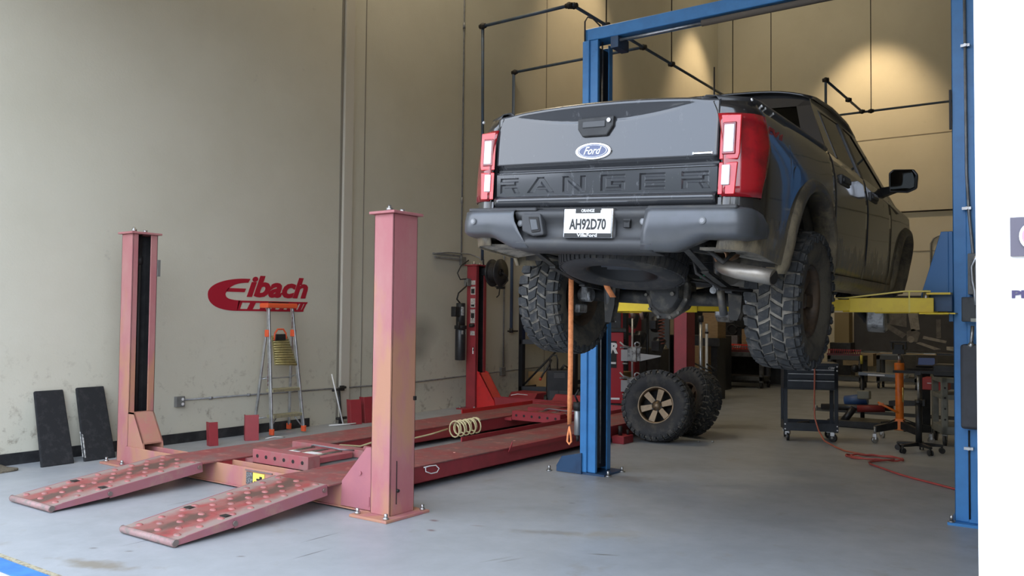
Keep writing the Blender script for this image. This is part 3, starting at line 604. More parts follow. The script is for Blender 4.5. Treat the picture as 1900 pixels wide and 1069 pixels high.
# yellow arms
def arm(pv,tip,z0,z1,w=.10,strut=True):
    pv=Vector((pv[0],pv[1],0)); tip=Vector((tip[0],tip[1],0)); d=(tip-pv); ln=d.length; ang=math.atan2(d.y,d.x)
    m=mrot((pv.x,pv.y,0),rz=ang)
    p=P(); p.box(.0,ln*.62,-w/2,w/2,z0,z1,m); p.box(ln*.5,ln,-w/2+.012,w/2-.012,z0+.012,z1-.012,m); p.box(-.10,.10,-w/2-.03,w/2+.03,z0-.012,z0,m)
    o=p.out('arm',yelM,L2,bev=.003)
    p=P(); m2=m@Matrix.Translation((ln,0,0)); 
    p.lathe([(0,z1+.0),(.06,z1+.0),(.06,z1+.05),(.045,z1+.05),(.045,z1+.20),(.07,z1+.20),(.07,z1+.23),(0,z1+.23)],20,m2); p.out('pad',blkpM,o)
    if strut:
        p=P(); A=[(.02,z1+.055),(.20,z1+.055),(.62,z1+.004),(.72,z1+.004),(.72,z1-.0),(.60,z1-.004),(.20,z1+.045),(.02,z1+.045)]
        p.ext(A,'Y',-w/2,w/2,m); p.box(.16,.17,-w/2,w/2,z0,z1+.05,m); p.out('arm_brace',M('yellow_edge',(.75,.60,.12),.4),o)
    p=P(); p.cyl(m@Vector((.05,0,z0)),m@Vector((.05,0,z1+.06)),.022); p.out('pivot_pin',steelM,o)
    return o
arm((-1.05,6.97),(-1.98,6.80),1.565,1.675)
arm((-1.05,7.40),(-1.95,8.1),1.565,1.675,strut=False)
arm((-3.80,6.97),(-2.92,6.7),1.565,1.65,strut=False)
arm((-3.80,7.40),(-2.95,8.0),1.565,1.65,strut=False)
p=P(); p.box(-1.07,-.90,6.93,7.05,1.555,1.565); p.box(-1.09,-.93,6.92,7.04,1.70,1.715); p.out('arm_clevis',yelM,cb_)
p=P(); p.box(-1.07,-.93,6.99,7.05,1.575,1.70); p.out('arm_socket',dblueM,cb_)
# control gear on the right column
p=P(); p.box(-.82,-.62,6.95,7.03,1.70,2.0); p.box(-.80,-.62,6.93,6.955,1.76,1.95); p.out('switch_box',gboxM,cr,bev=.004)
p=P(); p.box(-.86,-.62,6.93,7.04,1.50,1.68); p.out('power_unit_motor',dgreyM,cr,bev=.006)
p=P(); p.box(-.80,-.62,6.925,6.935,1.50,1.525); p.out('motor_plate',M('pale_plate',(.42,.42,.35),.5),cr)
p=P(); p.box(-.87,-.60,6.92,7.04,.72,1.335); p.out('oil_tank',M('slate_tank',(.05,.052,.06),.5,c2=(.04,.04,.045),ns=6),cr,bev=.02,seg=2)
p=P(); p.cyl((-.80,6.94,1.32),(-.79,6.94,1.47),.012); p.sphere((-.80,6.93,1.33),.022); p.out('valve_lever',steelM,cr)
p=P(); p.tube([(-.835,7.02,4.2),(-.83,7.02,2.6),(-.815,7.01,2.3),(-.79,6.99,2.02),(-.785,6.98,1.95)],.010); p.out('conduit',galvM,cr)
p=P(); p.tube([(-.70,6.92,1.97),(-.76,6.91,1.97),(-.79,6.91,1.90),(-.785,6.91,1.8),(-.77,6.91,1.72),(-.765,6.91,1.62)],.012); p.out('flexible_conduit',aluM,cr)
p=P()
for z in (3.55,2.33,.56): p.box(-.86,-.80,7.0,7.03,z,z+.02); p.cyl((-.83,6.99,z+.01),(-.83,7.03,z+.01),.012)
p.out('clamp',steelM,cr)
p=P(); p.tube([(-.83,7.035,.05),(-.83,7.035,.7)],.006); p.out('cable',jointM,cr)
p=P(); p.box(-.945,-.93,7.04,7.06,2.95,3.25); p.out('limit_switch',jointM,cr)
# ---------------------------------------------------------------- pickup truck raised on the lift (truck coordinates: x right, y forward, z up from its own ground line)
TK=thing('pickup_truck','muddy black pickup truck raised on blue lift, seen from behind','pickup truck',(-2.43,4.12,1.35),(0,.0525,.0166),world=False)
def lerp(tab,z):
    if z<=tab[0][0]: return tab[0][1]
    for (a,b),(c,d) in zip(tab,tab[1:]):
        if z<=c: return b+(d-b)*(z-a)/(c-a)
    return tab[-1][1]
SX=[(.38,.84),(.44,.875),(.50,.905),(.62,.925),(.8,.932),(1.0,.93),(1.1,.924),(1.2,.908),(1.28,.888),(1.34,.862),(1.37,.845)]
def sx(z): return lerp(SX,z)
def inset(y): 
    if y<.28: return .185*(1-math.sqrt(max(0,1-((.28-y)/.18)**2)))
    if y>4.55: return .22*((y-4.55)/.62)**2.2
    return 0
def side(name,s,ys,zb,zt,mat,nz=14,off=0,parent=None,thick=.012):
    p=P(); g=[]
    for y in ys:
        a,b=zb(y),zt(y); g.append([Vector((s*(sx(a+(b-a)*j/nz)-inset(y)+off),y,a+(b-a)*j/nz)) for j in range(nz+1)])
    p.rows(g); return p.out(name,mat,parent or TK,solid=thick)
AC,AZ,AR=1.22,.50,.545
def arch(y,c,zc,r,base):
    return max(base,zc+math.sqrt(r*r-(y-c)**2)) if abs(y-c)<r else base
def yl(a,b,n,extra=()): 
    v=[a+(b-a)*i/n for i in range(n+1)]+list(extra); return sorted(set(round(q,4) for q in v))
corner=[.28-.18*math.sin(R(90)*(1-i/7)) for i in range(8)]
rail=lambda y:1.345
for s in (-1,1):
    ys=sorted(set([round(c,4) for c in corner]+yl(.28,1.695,40,(AC-AR,AC-AR+.004,AC+.002))))
    ys=[y for y in ys if y<=1.695]
    base=lambda y: .56-.05*min(1,max(0,(y-.1)/.5)) if y<AC else .50
    side('bed_side',s,ys,lambda y:arch(y,AC,AZ,AR,base(y)),rail,bodyM)
    ys=yl(1.715,2.70,24,(AC+AR-.003,))
    side('rear_door',s,ys,lambda y:arch(y,AC,AZ,AR,.50+ .02),lambda y:1.335-.05*(y-1.72),bodyM)
    side('front_door',s,yl(2.71,3.66,14),lambda y:.52,lambda y:1.335-.05*(y-1.72),bodyM)
    fc=4.44
    side('front_fender',s,yl(3.67,5.15,40,(fc-.54,fc+.54)),lambda y:arch(y,fc,.50,.54,.50),lambda y:1.24-.055*(y-3.6),bodyM)
    # rocker
    p=P(); g=[]
    for y in yl(1.78,3.92,12): g.append([Vector((s*x,y,z)) for x,z in ((.915,.515),(.90,.46),(.86,.43),(.70,.42))])
    p.rows(g); p.out('rocker_panel',bodyM,TK,solid=.01)
    # wheel arch flares and wells
    for c,r0 in ((AC,.50),(fc,.50)):
        p=P(); g=[]
        for i in range(37):
            a=R(-4+188*i/36); ca,sa=math.cos(a),math.sin(a); row=[]
            for rr,dx in ((r0-.005,-.10),(r0,.028),(r0+.012,.036),(r0+.055,.03),(r0+.075,.004),(r0+.078,-.01)):
                y=c+rr*ca; z=.50+rr*sa; row.append(Vector((s*(sx(max(z,.42))-inset(y)+dx),y,z)))
            g.append(row)
        p.rows(g); p.out('wheel_arch_flare',flareM,TK,solid=.006)
        p=P(); g=[]
        for i in range(25):
            a=R(0+180*i/24); g.append([Vector((s*x,c+(r0+.02)*math.cos(a),.50+(r0+.02)*math.sin(a))) for x in (.86,.70,.55)])
        p.rows(g); p.ext([(c+(r0+.02)*math.cos(R(180*i/24)),.50+(r0+.02)*math.sin(R(180*i/24))) for i in range(25)],'X',*sorted((s*.53,s*.55))); p.out('wheel_well',msideM,TK,solid=.004)
    # bed rail cap
    p=P(); g=[]
    for y in yl(.10,1.70,14): g.append([Vector((s*(x-(inset(y) if y<.28 else 0)*.9),y,z)) for x,z in ((.862,1.335),(.868,1.355),(.855,1.375),(.80,1.382),(.775,1.37),(.765,1.34))])
    p.rows(g); p.out('bed_rail_cap',blkpM,TK,solid=.006)
    p=P()
    for y in (.14,.30,.36,.50): p.cyl((s*.865,y,1.345),(s*.872,y,1.347),.008,n=8)
    p.out('rail_fastener',whiteM,TK)
    # greenhouse pillars and rails
    xg=lambda z:.862-(z-1.33)*.44
    def slab(p,pts,o0=-.03,o1=0): p.hexa([Vector((s*(xg(z)+o0),y,z)) for y,z in pts],[Vector((s*(xg(z)+o1),y,z)) for y,z in pts])
    p=P()
    slab(p,[(1.735,1.325),(2.03,1.31),(2.07,1.70),(2.00,1.77),(1.90,1.765)])
    slab(p,[(1.90,1.765),(2.00,1.70),(2.75,1.735),(3.12,1.715),(3.30,1.725),(3.0,1.79),(2.5,1.81)])
    slab(p,[(3.12,1.715),(3.70,1.29),(4.02,1.19),(3.30,1.725)])
    slab(p,[(1.74,1.30),(2.02,1.285),(2.02,1.35),(1.74,1.36)]); slab(p,[(2.02,1.28),(3.72,1.20),(3.72,1.285),(2.02,1.35)])
    slab(p,[(3.70,1.20),(4.02,1.16),(4.02,1.195),(3.70,1.29)])
    p.out('cab_frame',bodyM,TK,bev=.004)
    p=P(); slab(p,[(2.70,1.31),(2.80,1.305),(2.80,1.74),(2.70,1.738)],-.02,.003); slab(p,[(2.00,1.345),(2.05,1.345),(2.09,1.69),(2.04,1.70)],-.02,.003); p.out('pillar_trim',blkpM,TK)
    p=P(); slab(p,[(2.02,1.325),(2.72,1.295),(2.72,1.75),(2.06,1.72)],-.012,-.008); p.out('rear_door_window',glassM,TK)
    p=P(); slab(p,[(2.78,1.29),(3.74,1.25),(3.12,1.735),(2.78,1.75)],-.012,-.008); p.out('front_door_window',glassM,TK)
    # door handles, door seams
    for y in (1.90,2.86):
        p=P(); x=sx(1.17); p.cbox((s*(x+.022),y+.10,1.175),(.022,.20,.032)); p.cbox((s*(x+.005),y+.10,1.175),(.03,.24,.07)); p.out('door_handle',blackM,TK,bev=.006,seg=2)
    # mirrors
    p=P(); p.hexa([Vector((s*.86,3.50,1.25)),Vector((s*.86,3.60,1.25)),Vector((s*.86,3.58,1.33)),Vector((s*.86,3.50,1.33))],[Vector((s*1.0,3.44,1.29)),Vector((s*1.0,3.52,1.29)),Vector((s*1.0,3.52,1.34)),Vector((s*1.0,3.44,1.34))]); mr_=p.out('mirror_arm',blackM,TK)
    p=P(); pts=[(.955,1.275),(1.10,1.265),(1.17,1.30),(1.175,1.42),(1.14,1.465),(.98,1.47),(.945,1.44)]
    p.hexa([Vector((s*x,3.38,z)) for x,z in pts],[Vector((s*(1.06+(x-1.06)*.86),3.50,1.37+(z-1.37)*.8)) for x,z in pts]); mh=p.out('mirror_housing',blkpM,TK,bev=.012,seg=2)
    p=P(); mg=lambda x,dy:Vector((s*(1.06+(x-1.06)*.86),3.352+dy+(x-1.06)*-.20,0)); p.hexa([mg(x,0)+Vector((0,0,1.37+(z-1.37)*.86)) for x,z in pts],[mg(x,.03)+Vector((0,0,1.37+(z-1.37)*.86)) for x,z in pts]); p.out('mirror_glass',M('mirror',(.35,.35,.36),.04,1),mh)
    # tail lights wrap the corner
    def tl(z0,z1,off,ymax,mat,name,par,ymin=.10,th=.014):
        p=P(); g=[]; n=14
        for i in range(n+1):
            y=.28-.18*math.sin(R(90)*(1-i/n)) if i<n else .28
            tt=i/n
            if y>ymax(1e9): pass
            row=[]
            for j in range(9):
                z=z0+(z1-z0)*j/8; ym=ymax(z); yy=min(max(y,ymin),ym); row.append(Vector((s*(sx(z)-inset(yy)+off*(1 if yy>.16 else .5)),yy-off*(1 if yy<.2 else .3),z)))
            g.append(row)
        p.rows(g); return p.out(name,mat,par,solid=th)
    hl=tl(.835,1.275,.010,lambda z:(.27 if z>1e8 else (.20+.07*min(1,max(0,(z-.85)/.25)))),lensD,'tail_light',TK)
    p=P(); p.ext([(s*.728,1.03),(s*.83,1.03),(s*.838,1.06),(s*.838,1.262),(s*.728,1.268)],'Y',.084,.094); p.out('upper_lens',lensR,hl,bev=.004)
    p=P(); p.ext([(s*.728,.845),(s*.82,.845),(s*.83,1.015),(s*.728,1.015)],'Y',.084,.094); p.out('lower_lens',lensR,hl,bev=.004)
    p=P(); p.box(*sorted((s*.742,s*.815)),.078,.086,1.055,1.225); p.out('lens_frame',lensD,hl,bev=.004)
    p=P(); p.box(*sorted((s*.752,s*.805)),.074,.080,1.068,1.212); p.box(*sorted((s*.748,s*.792)),.074,.086,.895,1.0); p.out('reverse_lens',lensW,hl,bev=.003)
    # quarter strip between tailgate and tail light, above and below
# fuel door bump
p=P(); p.cyl((.925,.80,1.02),(.935,.80,1.02),.075,n=24); p.out('fuel_door',bodyM,TK)
p=P(); p.text('FX4',.11,Matrix.Translation((.912,.42,1.19))@Matrix(((0,0,1,0),(1,0,0,0),(0,1,0,0),(0,0,0,1))),depth=.003,shear=.2,bold=.003,width=.27); p.out('side_decal',M('decal_red',(.30,.02,.02),.4),TK,label='red FX4 decal')
# ---- tailgate
def ztop(x): return 1.392-.035*(abs(x)/.72)**2.2
def tg(u,v):
    x=-.715+1.43*u; z0,z1=1.055,ztop(x); z=z0+(z1-z0)*v
    zs=1.36-.085*max(0,1-(x/.62)**2)**.8
    y=.100
    if abs(x)<.62 and z>zs: 
        k=min(1,(z-zs)/.012); y+=.010*k*max(0,1-(x/.62)**2)**.5; y-=.030*max(0,(z-zs)/(z1-zs+1e-6))**1.0*max(0,1-(x/.62)**2)**.5
    if z>z1-.018: y+=.016*((z-(z1-.018))/.018)**2
    y-=.006*math.sin(math.pi*u)
    return Vector((x,y,z))
p=P(); p.grid(tg,72,44); tgm=p.out('tailgate',tailM,TK,solid=.01)
p=P(); g=[]
for i in range(41):
    x=-.715+1.43*i/40; b=-.006*math.sin(math.pi*i/40)
    g.append([Vector((x,y+b,z)) for y,z in ((.100,1.058),(.103,1.0565),(.132,1.026),(.134,1.018),(.106,1.008),(.100,1.0))])
p.rows(g); p.out('tailgate_groove',tailM,tgm,solid=.006)
p=P(); g=[]
for i in range(41):
    x=-.715+1.43*i/40; b=-.006*math.sin(math.pi*i/40)
    g.append([Vector((x,y+b,z)) for y,z in ((.116,.868),(.111,.862),(.088,.845),(.086,.838),(.092,.812),(.11,.798),(.14,.79))])
p.rows(g); p.out('tailgate_lower_lip',tailM,tgm,solid=.006)
# lower panel with sunken lettering cut into it
p=P(); p.box(-.715,.715,.103,.125,.866,1.004); panel=p.out('tailgate_name_panel',tailM,tgm)
def letter(ch):
    t=.2
    r=lambda a,b,c,d:[(a,b),(c,b),(c,d),(a,d)]
    if ch=='R': return [r(0,.0,.2,.55),r(0,.78,1.0,1.0),[(.8,.45),(1,.45),(1,.80),(.8,.80)],r(0,.36,1.0,.56),[(.80,.0),(1.06,.0),(.9,.38),(.64,.38)]]
    if ch=='A': return [[(0,0),(.22,0),(.62,1),(.40,1)],[(.78,0),(1,0),(.60,1),(.38,1)],r(.2,.2,.8,.38)]
    if ch=='N': return [r(0,0,.2,1),r(.8,0,1,1),[(.0,1),(.24,1),(1,0),(.76,0)]]
    if ch=='G': return [r(0,0,.2,1),r(0,.8,1,1),r(0,0,1,.2),r(.8,0,1,.56),r(.45,.38,1,.56)]
    if ch=='E': return [r(0,0,.2,1),r(0,.8,1,1),r(0,0,1,.2),r(0,.41,1,.59)]
def grow(poly,d):
    n=len(poly); cx=sum(a for a,_ in poly)/n; cy=sum(b for _,b in poly)/n; ar=sum(poly[i][0]*poly[(i+1)%n][1]-poly[(i+1)%n][0]*poly[i][1] for i in range(n))
    if ar<0: poly=poly[::-1]
    o=[]
    for i in range(n):
        a,b,c=Vector(poly[i-1]),Vector(poly[i]),Vector(poly[(i+1)%n])
        e1=(b-a).normalized();e2=(c-b).normalized(); n1=Vector((e1.y,-e1.x));n2=Vector((e2.y,-e2.x)); k=n1+n2; k=k/max(.3,k.length_squared)*2
        o.append(tuple(b+k*d))
    return o
cut=P()
for ch,xa,xb in (('R',-.685,-.555),('A',-.485,-.30),('N',-.235,-.085),('G',.02,.17),('E',.265,.415),('R',.515,.665)):
    for poly in letter(ch):
        q=[(xa+(xb-xa)*a,.886+.088*b) for a,b in poly]; f=grow(q,.0050); bk=grow(q,-.0045)
        fr=[Vector((x,.101,z)) for x,z in f]; bb=[Vector((x,.1135,z)) for x,z in bk]
        cut.hexa(fr,bb)
cme=bpy.data.meshes.new('cutter'); bmesh.ops.recalc_face_normals(cut.b,faces=cut.b.faces); cut.b.to_mesh(cme); cut.b.free(); co=bpy.data.objects.new('cutter',cme); COL.objects.link(co); co.matrix_world=TK.matrix_basis
bo=panel.modifiers.new('c','BOOLEAN'); bo.object=co; bo.solver='EXACT'; bo.use_self=True
bpy.context.view_layer.update(); dg=bpy.context.evaluated_depsgraph_get(); nm=bpy.data.meshes.new_from_object(panel.evaluated_get(dg)); panel.modifiers.clear(); panel.data=nm
for v in nm.vertices: v.co.y+=(1.004-v.co.z)*.05
bpy.data.objects.remove(co)
# handle bezel, oval badge, small badge
p=P(); pts=[(-.135,1.305),(.10,1.308),(.098,1.25),(.06,1.195),(-.10,1.195),(-.133,1.24)]
p.ext(pts,'Y',.070,.10); hb=p.out('tailgate_handle',blackM,tgm,bev=.008,seg=2)
p=P(); p.box(-.10,.05,.064,.072,1.245,1.285); p.out('handle_lever',M('handle_grey',(.05,.052,.055),.3),hb,bev=.004)
p=P(); p.cyl((.072,.066,1.282),(.072,.060,1.282),.012); p.out('camera_lens',lensW,hb)
def oval(p,cx,cz,rx,rz,y0,y1,n=36):
    A=[Vector((cx+rx*math.cos(2*math.pi*i/n),y0,cz+rz*math.sin(2*math.pi*i/n))) for i in range(n)]; p.hexa(A,[Vector((a.x,y1,a.z)) for a in A])
p=P(); oval(p,-.028,1.112,.118,.050,.078,.094); eb=p.out('oval_badge',chromeM,tgm,bev=.003)
p=P(); oval(p,-.028,1.112,.098,.039,.0755,.08); p.out('badge_blue_field',M('badge_blue',(.02,.04,.14),.2,coat=1),eb)
p=P()
for k in range(40):
    a=2*math.pi*k/40; b=2*math.pi*(k+1)/40
    f=lambda t,r:Vector((-.028+.092*r*math.cos(t),.0748,1.112+.0345*r*math.sin(t)))
    p.hexa([f(a,1),f(b,1),f(b,.95),f(a,.95)],[v+Vector((0,.001,0)) for v in (f(a,1),f(b,1),f(b,.95),f(a,.95))])
p.text('Ford',.062,mrot((-.028,.0745,1.112),rx=R(90)),depth=.002,shear=.45,bold=.0008,width=.118); p.out('badge_script',whiteM,eb)
p=P(); p.box(.575,.690,.088,.098,1.062,1.078); p.box(.58,.685,.086,.09,1.064,1.076); p.out('trim_badge',chromeM,tgm,bev=.002)
# bed interior, floor, bulkhead, tailgate inner
p=P(); p.box(-.72,.72,.13,1.69,.80,.83); p.box(-.74,.74,1.67,1.70,.55,1.34); p.box(-.715,.715,.125,.15,.80,1.35)
for s in(-1,1): p.box(*sorted((s*.74,s*.76)),.14,1.69,.80,1.34)
p.out('cargo_bed',blkpM,TK)
# ---- rear bumper
def bump_y(x):   # plan shape
    ax=abs(x); return .0+ (0.0 if ax<.45 else .03*((ax-.45)/.3)**2 if ax<.75 else .03+.02*((ax-.75)/.1)) 
core=[(.20,.775),(.06,.772),(.012,.752),(.03,.72),(.055,.70),(.055,.62),(.03,.60),(.01,.575),(.03,.54),(.20,.525)]
p=P(); g=[]
for i in range(21):
    x=-.50+.90*i/20; g.append([Vector((x,y,z)) for y,z in core])
p.rows(g); bp_=p.out('rear_bumper',bumpP,TK,solid=.008)
def wing(s,xin):
    # stations around the corner: (x,y) plan
    st=[]
    n=10
    for i in range(n+1): 
        t=i/n; x=xin(0)[0]+(.80-xin(0)[0])*t; st.append(('f',t,.80,0.0+.012*t*t))
    def colm(x,y,nx,ny,tipk,top=.762):
        # (outward offset, z) section
        zb=.54 if x<.52 else .54+.07*min(1,(x-.52)/.16)
        sec=[(-.10,top+.012),(-.03,top+.012),(.0,top-.002),(.004,top-.03),(.010,.70),(.008,.64),(-.004,.64-(.64-zb)*.45),(-.018,zb+.008),(-.05,zb-.002),(-.12,zb)]
        return [Vector((s*(x+nx*o),y+ny*o,z)) for o,z in sec]
    g=[]
    for i in range(13):
        t=i/12; row=[]
        xo=.80
        for k,v in enumerate(colm(0,0,0,-1,0)):
            xi=xin(v.z)[0]; x=xi+(xo-xi)*t
            c=colm(x,.012*t*t,0,-1,0)[k]; row.append(c)
        g.append(row)
    for i in range(1,11):
        a=R(90*i/10); cx,cy=.80,.14; r=.128
        x=cx+r*math.sin(a)*1.0; y=cy-r*math.cos(a); g.append(colm(x,y,math.sin(a),-math.cos(a),0,.762))
    for i in range(1,5):
        y=.14+.16*i/4; g.append(colm(.928,y,1,0,0,.762-.02*i/4))
    p=P(); p.rows(g); return p.out('bumper_wing',bumperM,bp_,solid=.006)
wing(-1,lambda z:(.50-.10*max(0,(.72-z))/.18,)); wing(1,lambda z:(.36-.03*max(0,(.72-z))/.18 +.00,))
p=P(); p.box(-.86,-.36,.02,.22,.762,.785); p.box(.36,.86,.02,.22,.762,.785); p.out('step_pad',bumpP,bp_,bev=.006)
# black filler between bed and bumper
p=P(); p.box(-.74,.74,.11,.25,.72,.80); p.out('bumper_filler',blackM,TK)
for s in(-1,1):
    p=P(); p.hexa([Vector((s*.728,.098,.765)),Vector((s*.80,.105,.765)),Vector((s*.80,.105,.832)),Vector((s*.728,.098,.832))],[Vector((s*.728,.12,.765)),Vector((s*.80,.13,.765)),Vector((s*.80,.13,.832)),Vector((s*.728,.12,.832))]); p.out('quarter_filler',tailM,TK)
# step cut-out at the left, hitch plug, sensors
p=P(); pts=[(-.45,.745),(-.315,.745),(-.285,.62),(-.36,.612),(-.44,.64)]
p.ext(pts,'Y',.0,.05); st=p.out('step_pocket',bumpP,bp_,bev=.01,seg=2)
p=P(); p.ext([(-.395,.725),(-.325,.725),(-.305,.640),(-.365,.632)],'Y',-.006,.0); p.out('pocket_recess',jointM,st,bev=.003)
p=P(); p.ext([(-.382,.712),(-.335,.712),(-.317,.650),(-.365,.645)],'Y',-.012,-.004); p.out('pocket_plate',bumperM,st,bev=.003)
p=P(); p.cyl((.235,.03,.715),(.235,.058,.715),.026); p.box(.215,.255,.03,.058,.665,.71); p.out('trailer_socket',blackM,bp_,bev=.003)
for x,z,y in ((-.80,.70,-.0),(-.47,.69,.035),(.335,.70,.04),(.69,.70,-.0)):
    p=P(); p.cyl((x,y-.012,z),(x,y+.03,z),.019,n=18); so=p.out('parking_sensor',M('sensor_grey',(.16,.165,.17),.35,.2),bp_)
    p=P(); p.cyl((x,y-.014,z),(x,y-.010,z),.012,n=18); p.out('sensor_face',M('sensor_face',(.28,.28,.29),.3,.2),so)
# licence plate
p=P(); p.box(-.153,.168,.000,.040,.605,.772); pf=p.out('licence_plate_frame',chromeM,TK,bev=.004)
p=P(); p.box(-.142,.157,-.004,.001,.617,.760); p.out('licence_plate',M('plate_white',(.86,.86,.84),.4),pf)
bk=M('plate_ink',(.02,.02,.02),.5)
p=P(); p.text('AH92D70',.082,mrot((.0075,-.005,.678),rx=R(90)),depth=.002,width=.236,bold=.0022); p.out('plate_number',bk,pf)
p=P(); p.box(-.072,.088,-.006,.0,.744,.770); p.box(-.142,.157,-.006,.0,.606,.630); p.out('frame_band',bk,pf)
p=P(); p.text('ORANGE',.024,mrot((.008,-.007,.757),rx=R(90)),depth=.001,bold=.0006,width=.085); p.text('VillaFord',.026,mrot((.008,-.007,.618),rx=R(90)),depth=.001,bold=.0006,width=.13); p.out('frame_lettering',whiteM,pf)
# ---- cab: roof, rear wall, windscreen, bonnet, nose
def zr(y): return lerp([(1.86,1.755),(2.0,1.785),(2.5,1.81),(3.0,1.79),(3.3,1.725)],y)
p=P(); p.grid(lambda u,v:Vector(((-.685+1.37*u)*(1 if 1 else 1),1.86+1.44*v,zr(1.86+1.44*v)+.07*(1-(2*u-1)**4)**1.0*(1-.2*v))),20,16); p.out('roof',bodyM,TK,solid=.02)
yr=lambda z:1.735+(z-1.33)*.34
def rw(p,pts,o0,o1): p.hexa([Vector((x,yr(z)+o0,z)) for x,z in pts],[Vector((x,yr(z)+o1,z)) for x,z in pts])
p=P(); rw(p,[(-.862,1.32),(.862,1.32),(.845,1.375),(-.845,1.375)],0,.03); rw(p,[(-.70,1.70),(.70,1.70),(.675,1.775),(.3,1.835),(-.3,1.835),(-.675,1.775)],0,.03)
for s in(-1,1): rw(p,[(s*.862,1.32),(s*.70,1.37),(s*.60,1.70),(s*.675,1.76)],0,.03)
p.out('cab_rear_wall',bodyM,TK)
p=P(); rw(p,[(-.71,1.365),(.71,1.365),(.61,1.705),(-.61,1.705)],.008,.013); p.out('rear_window',glassM,TK)
p=P(); rw(p,[(-.23,1.37),(-.215,1.37),(-.20,1.70),(-.215,1.70)],-.002,.01); rw(p,[(.23,1.37),(.215,1.37),(.20,1.70),(.215,1.70)],-.002,.01); p.out('window_divider',blkpM,TK)
p=P(); p.box(-.14,.14,1.875,1.90,1.785,1.812); p.out('brake_lamp',lensD,TK)
p=P(); p.grid(lambda u,v:Vector(((-.66-.14*v+(1.32+.28*v)*u),3.28+.74*v+.10*(1-(2*u-1)**2)*v,1.77-.57*v)),10,6); p.out('windscreen',glassM,TK,solid=.006)
p=P(); p.grid(lambda u,v:Vector(((-.80+1.6*u)*(1-.10*v),3.98+1.16*v+.06*(1-(2*u-1)**2)*v,1.20-.10*v+.045*(1-(2*u-1)**2)-.03*max(0,v-.8)*5)),16,12); p.out('bonnet',bodyM,TK,solid=.01)
p=P(); p.ext([(5.10,.60),(5.24,.66),(5.26,1.0),(5.20,1.06),(5.0,1.06),(5.0,.60)],'X',-.52,.52); p.out('grille',blackM,TK,bev=.01)
p=P(); p.ext([(4.98,.42),(5.30,.48),(5.32,.66),(5.22,.70),(4.98,.70)],'X',-.78,.78); p.out('front_bumper',bumpP,TK,bev=.03,seg=2)
for s in(-1,1):
    p=P(); p.box(*sorted((s*.52,s*.76)),4.98,5.20,.86,1.04); p.out('headlight',lensW,TK,bev=.02)
p=P(); p.cyl((-.43,2.95,1.84),(-.43,2.95,1.875),.03,.018); p.cyl((-.43,2.95,1.87),(-.475,3.0,2.38),.009,.006); p.out('roof_antenna',blackM,TK)
# cab interior: seats, headrests, dash, floor
intM=M('cab_interior',(.02,.02,.021),.8)
p=P(); p.box(-.80,.80,1.80,3.95,.50,.60); p.box(-.78,.78,3.5,3.95,.6,1.17); p.out('cab_floor_and_dash',intM,TK)
for x in (-.38,.38):
    p=P(); p.box(x-.25,x+.25,2.75,3.2,.6,.88); p.ext([(2.68,.88),(2.82,.88),(2.68,1.42),(2.58,1.42)],'X',x-.24,x+.24); p.box(x-.12,x+.12,2.55,2.64,1.45,1.62); p.out('front_seat',intM,TK,bev=.03,seg=2)
p=P(); p.box(-.68,.68,1.95,2.35,.6,.88); p.ext([(1.88,.88),(2.02,.88),(1.93,1.38),(1.84,1.38)],'X',-.68,.68); p.box(-.5,-.26,1.86,1.93,1.38,1.50); p.box(.26,.5,1.86,1.93,1.38,1.50); p.out('rear_seat',intM,TK,bev=.03,seg=2)
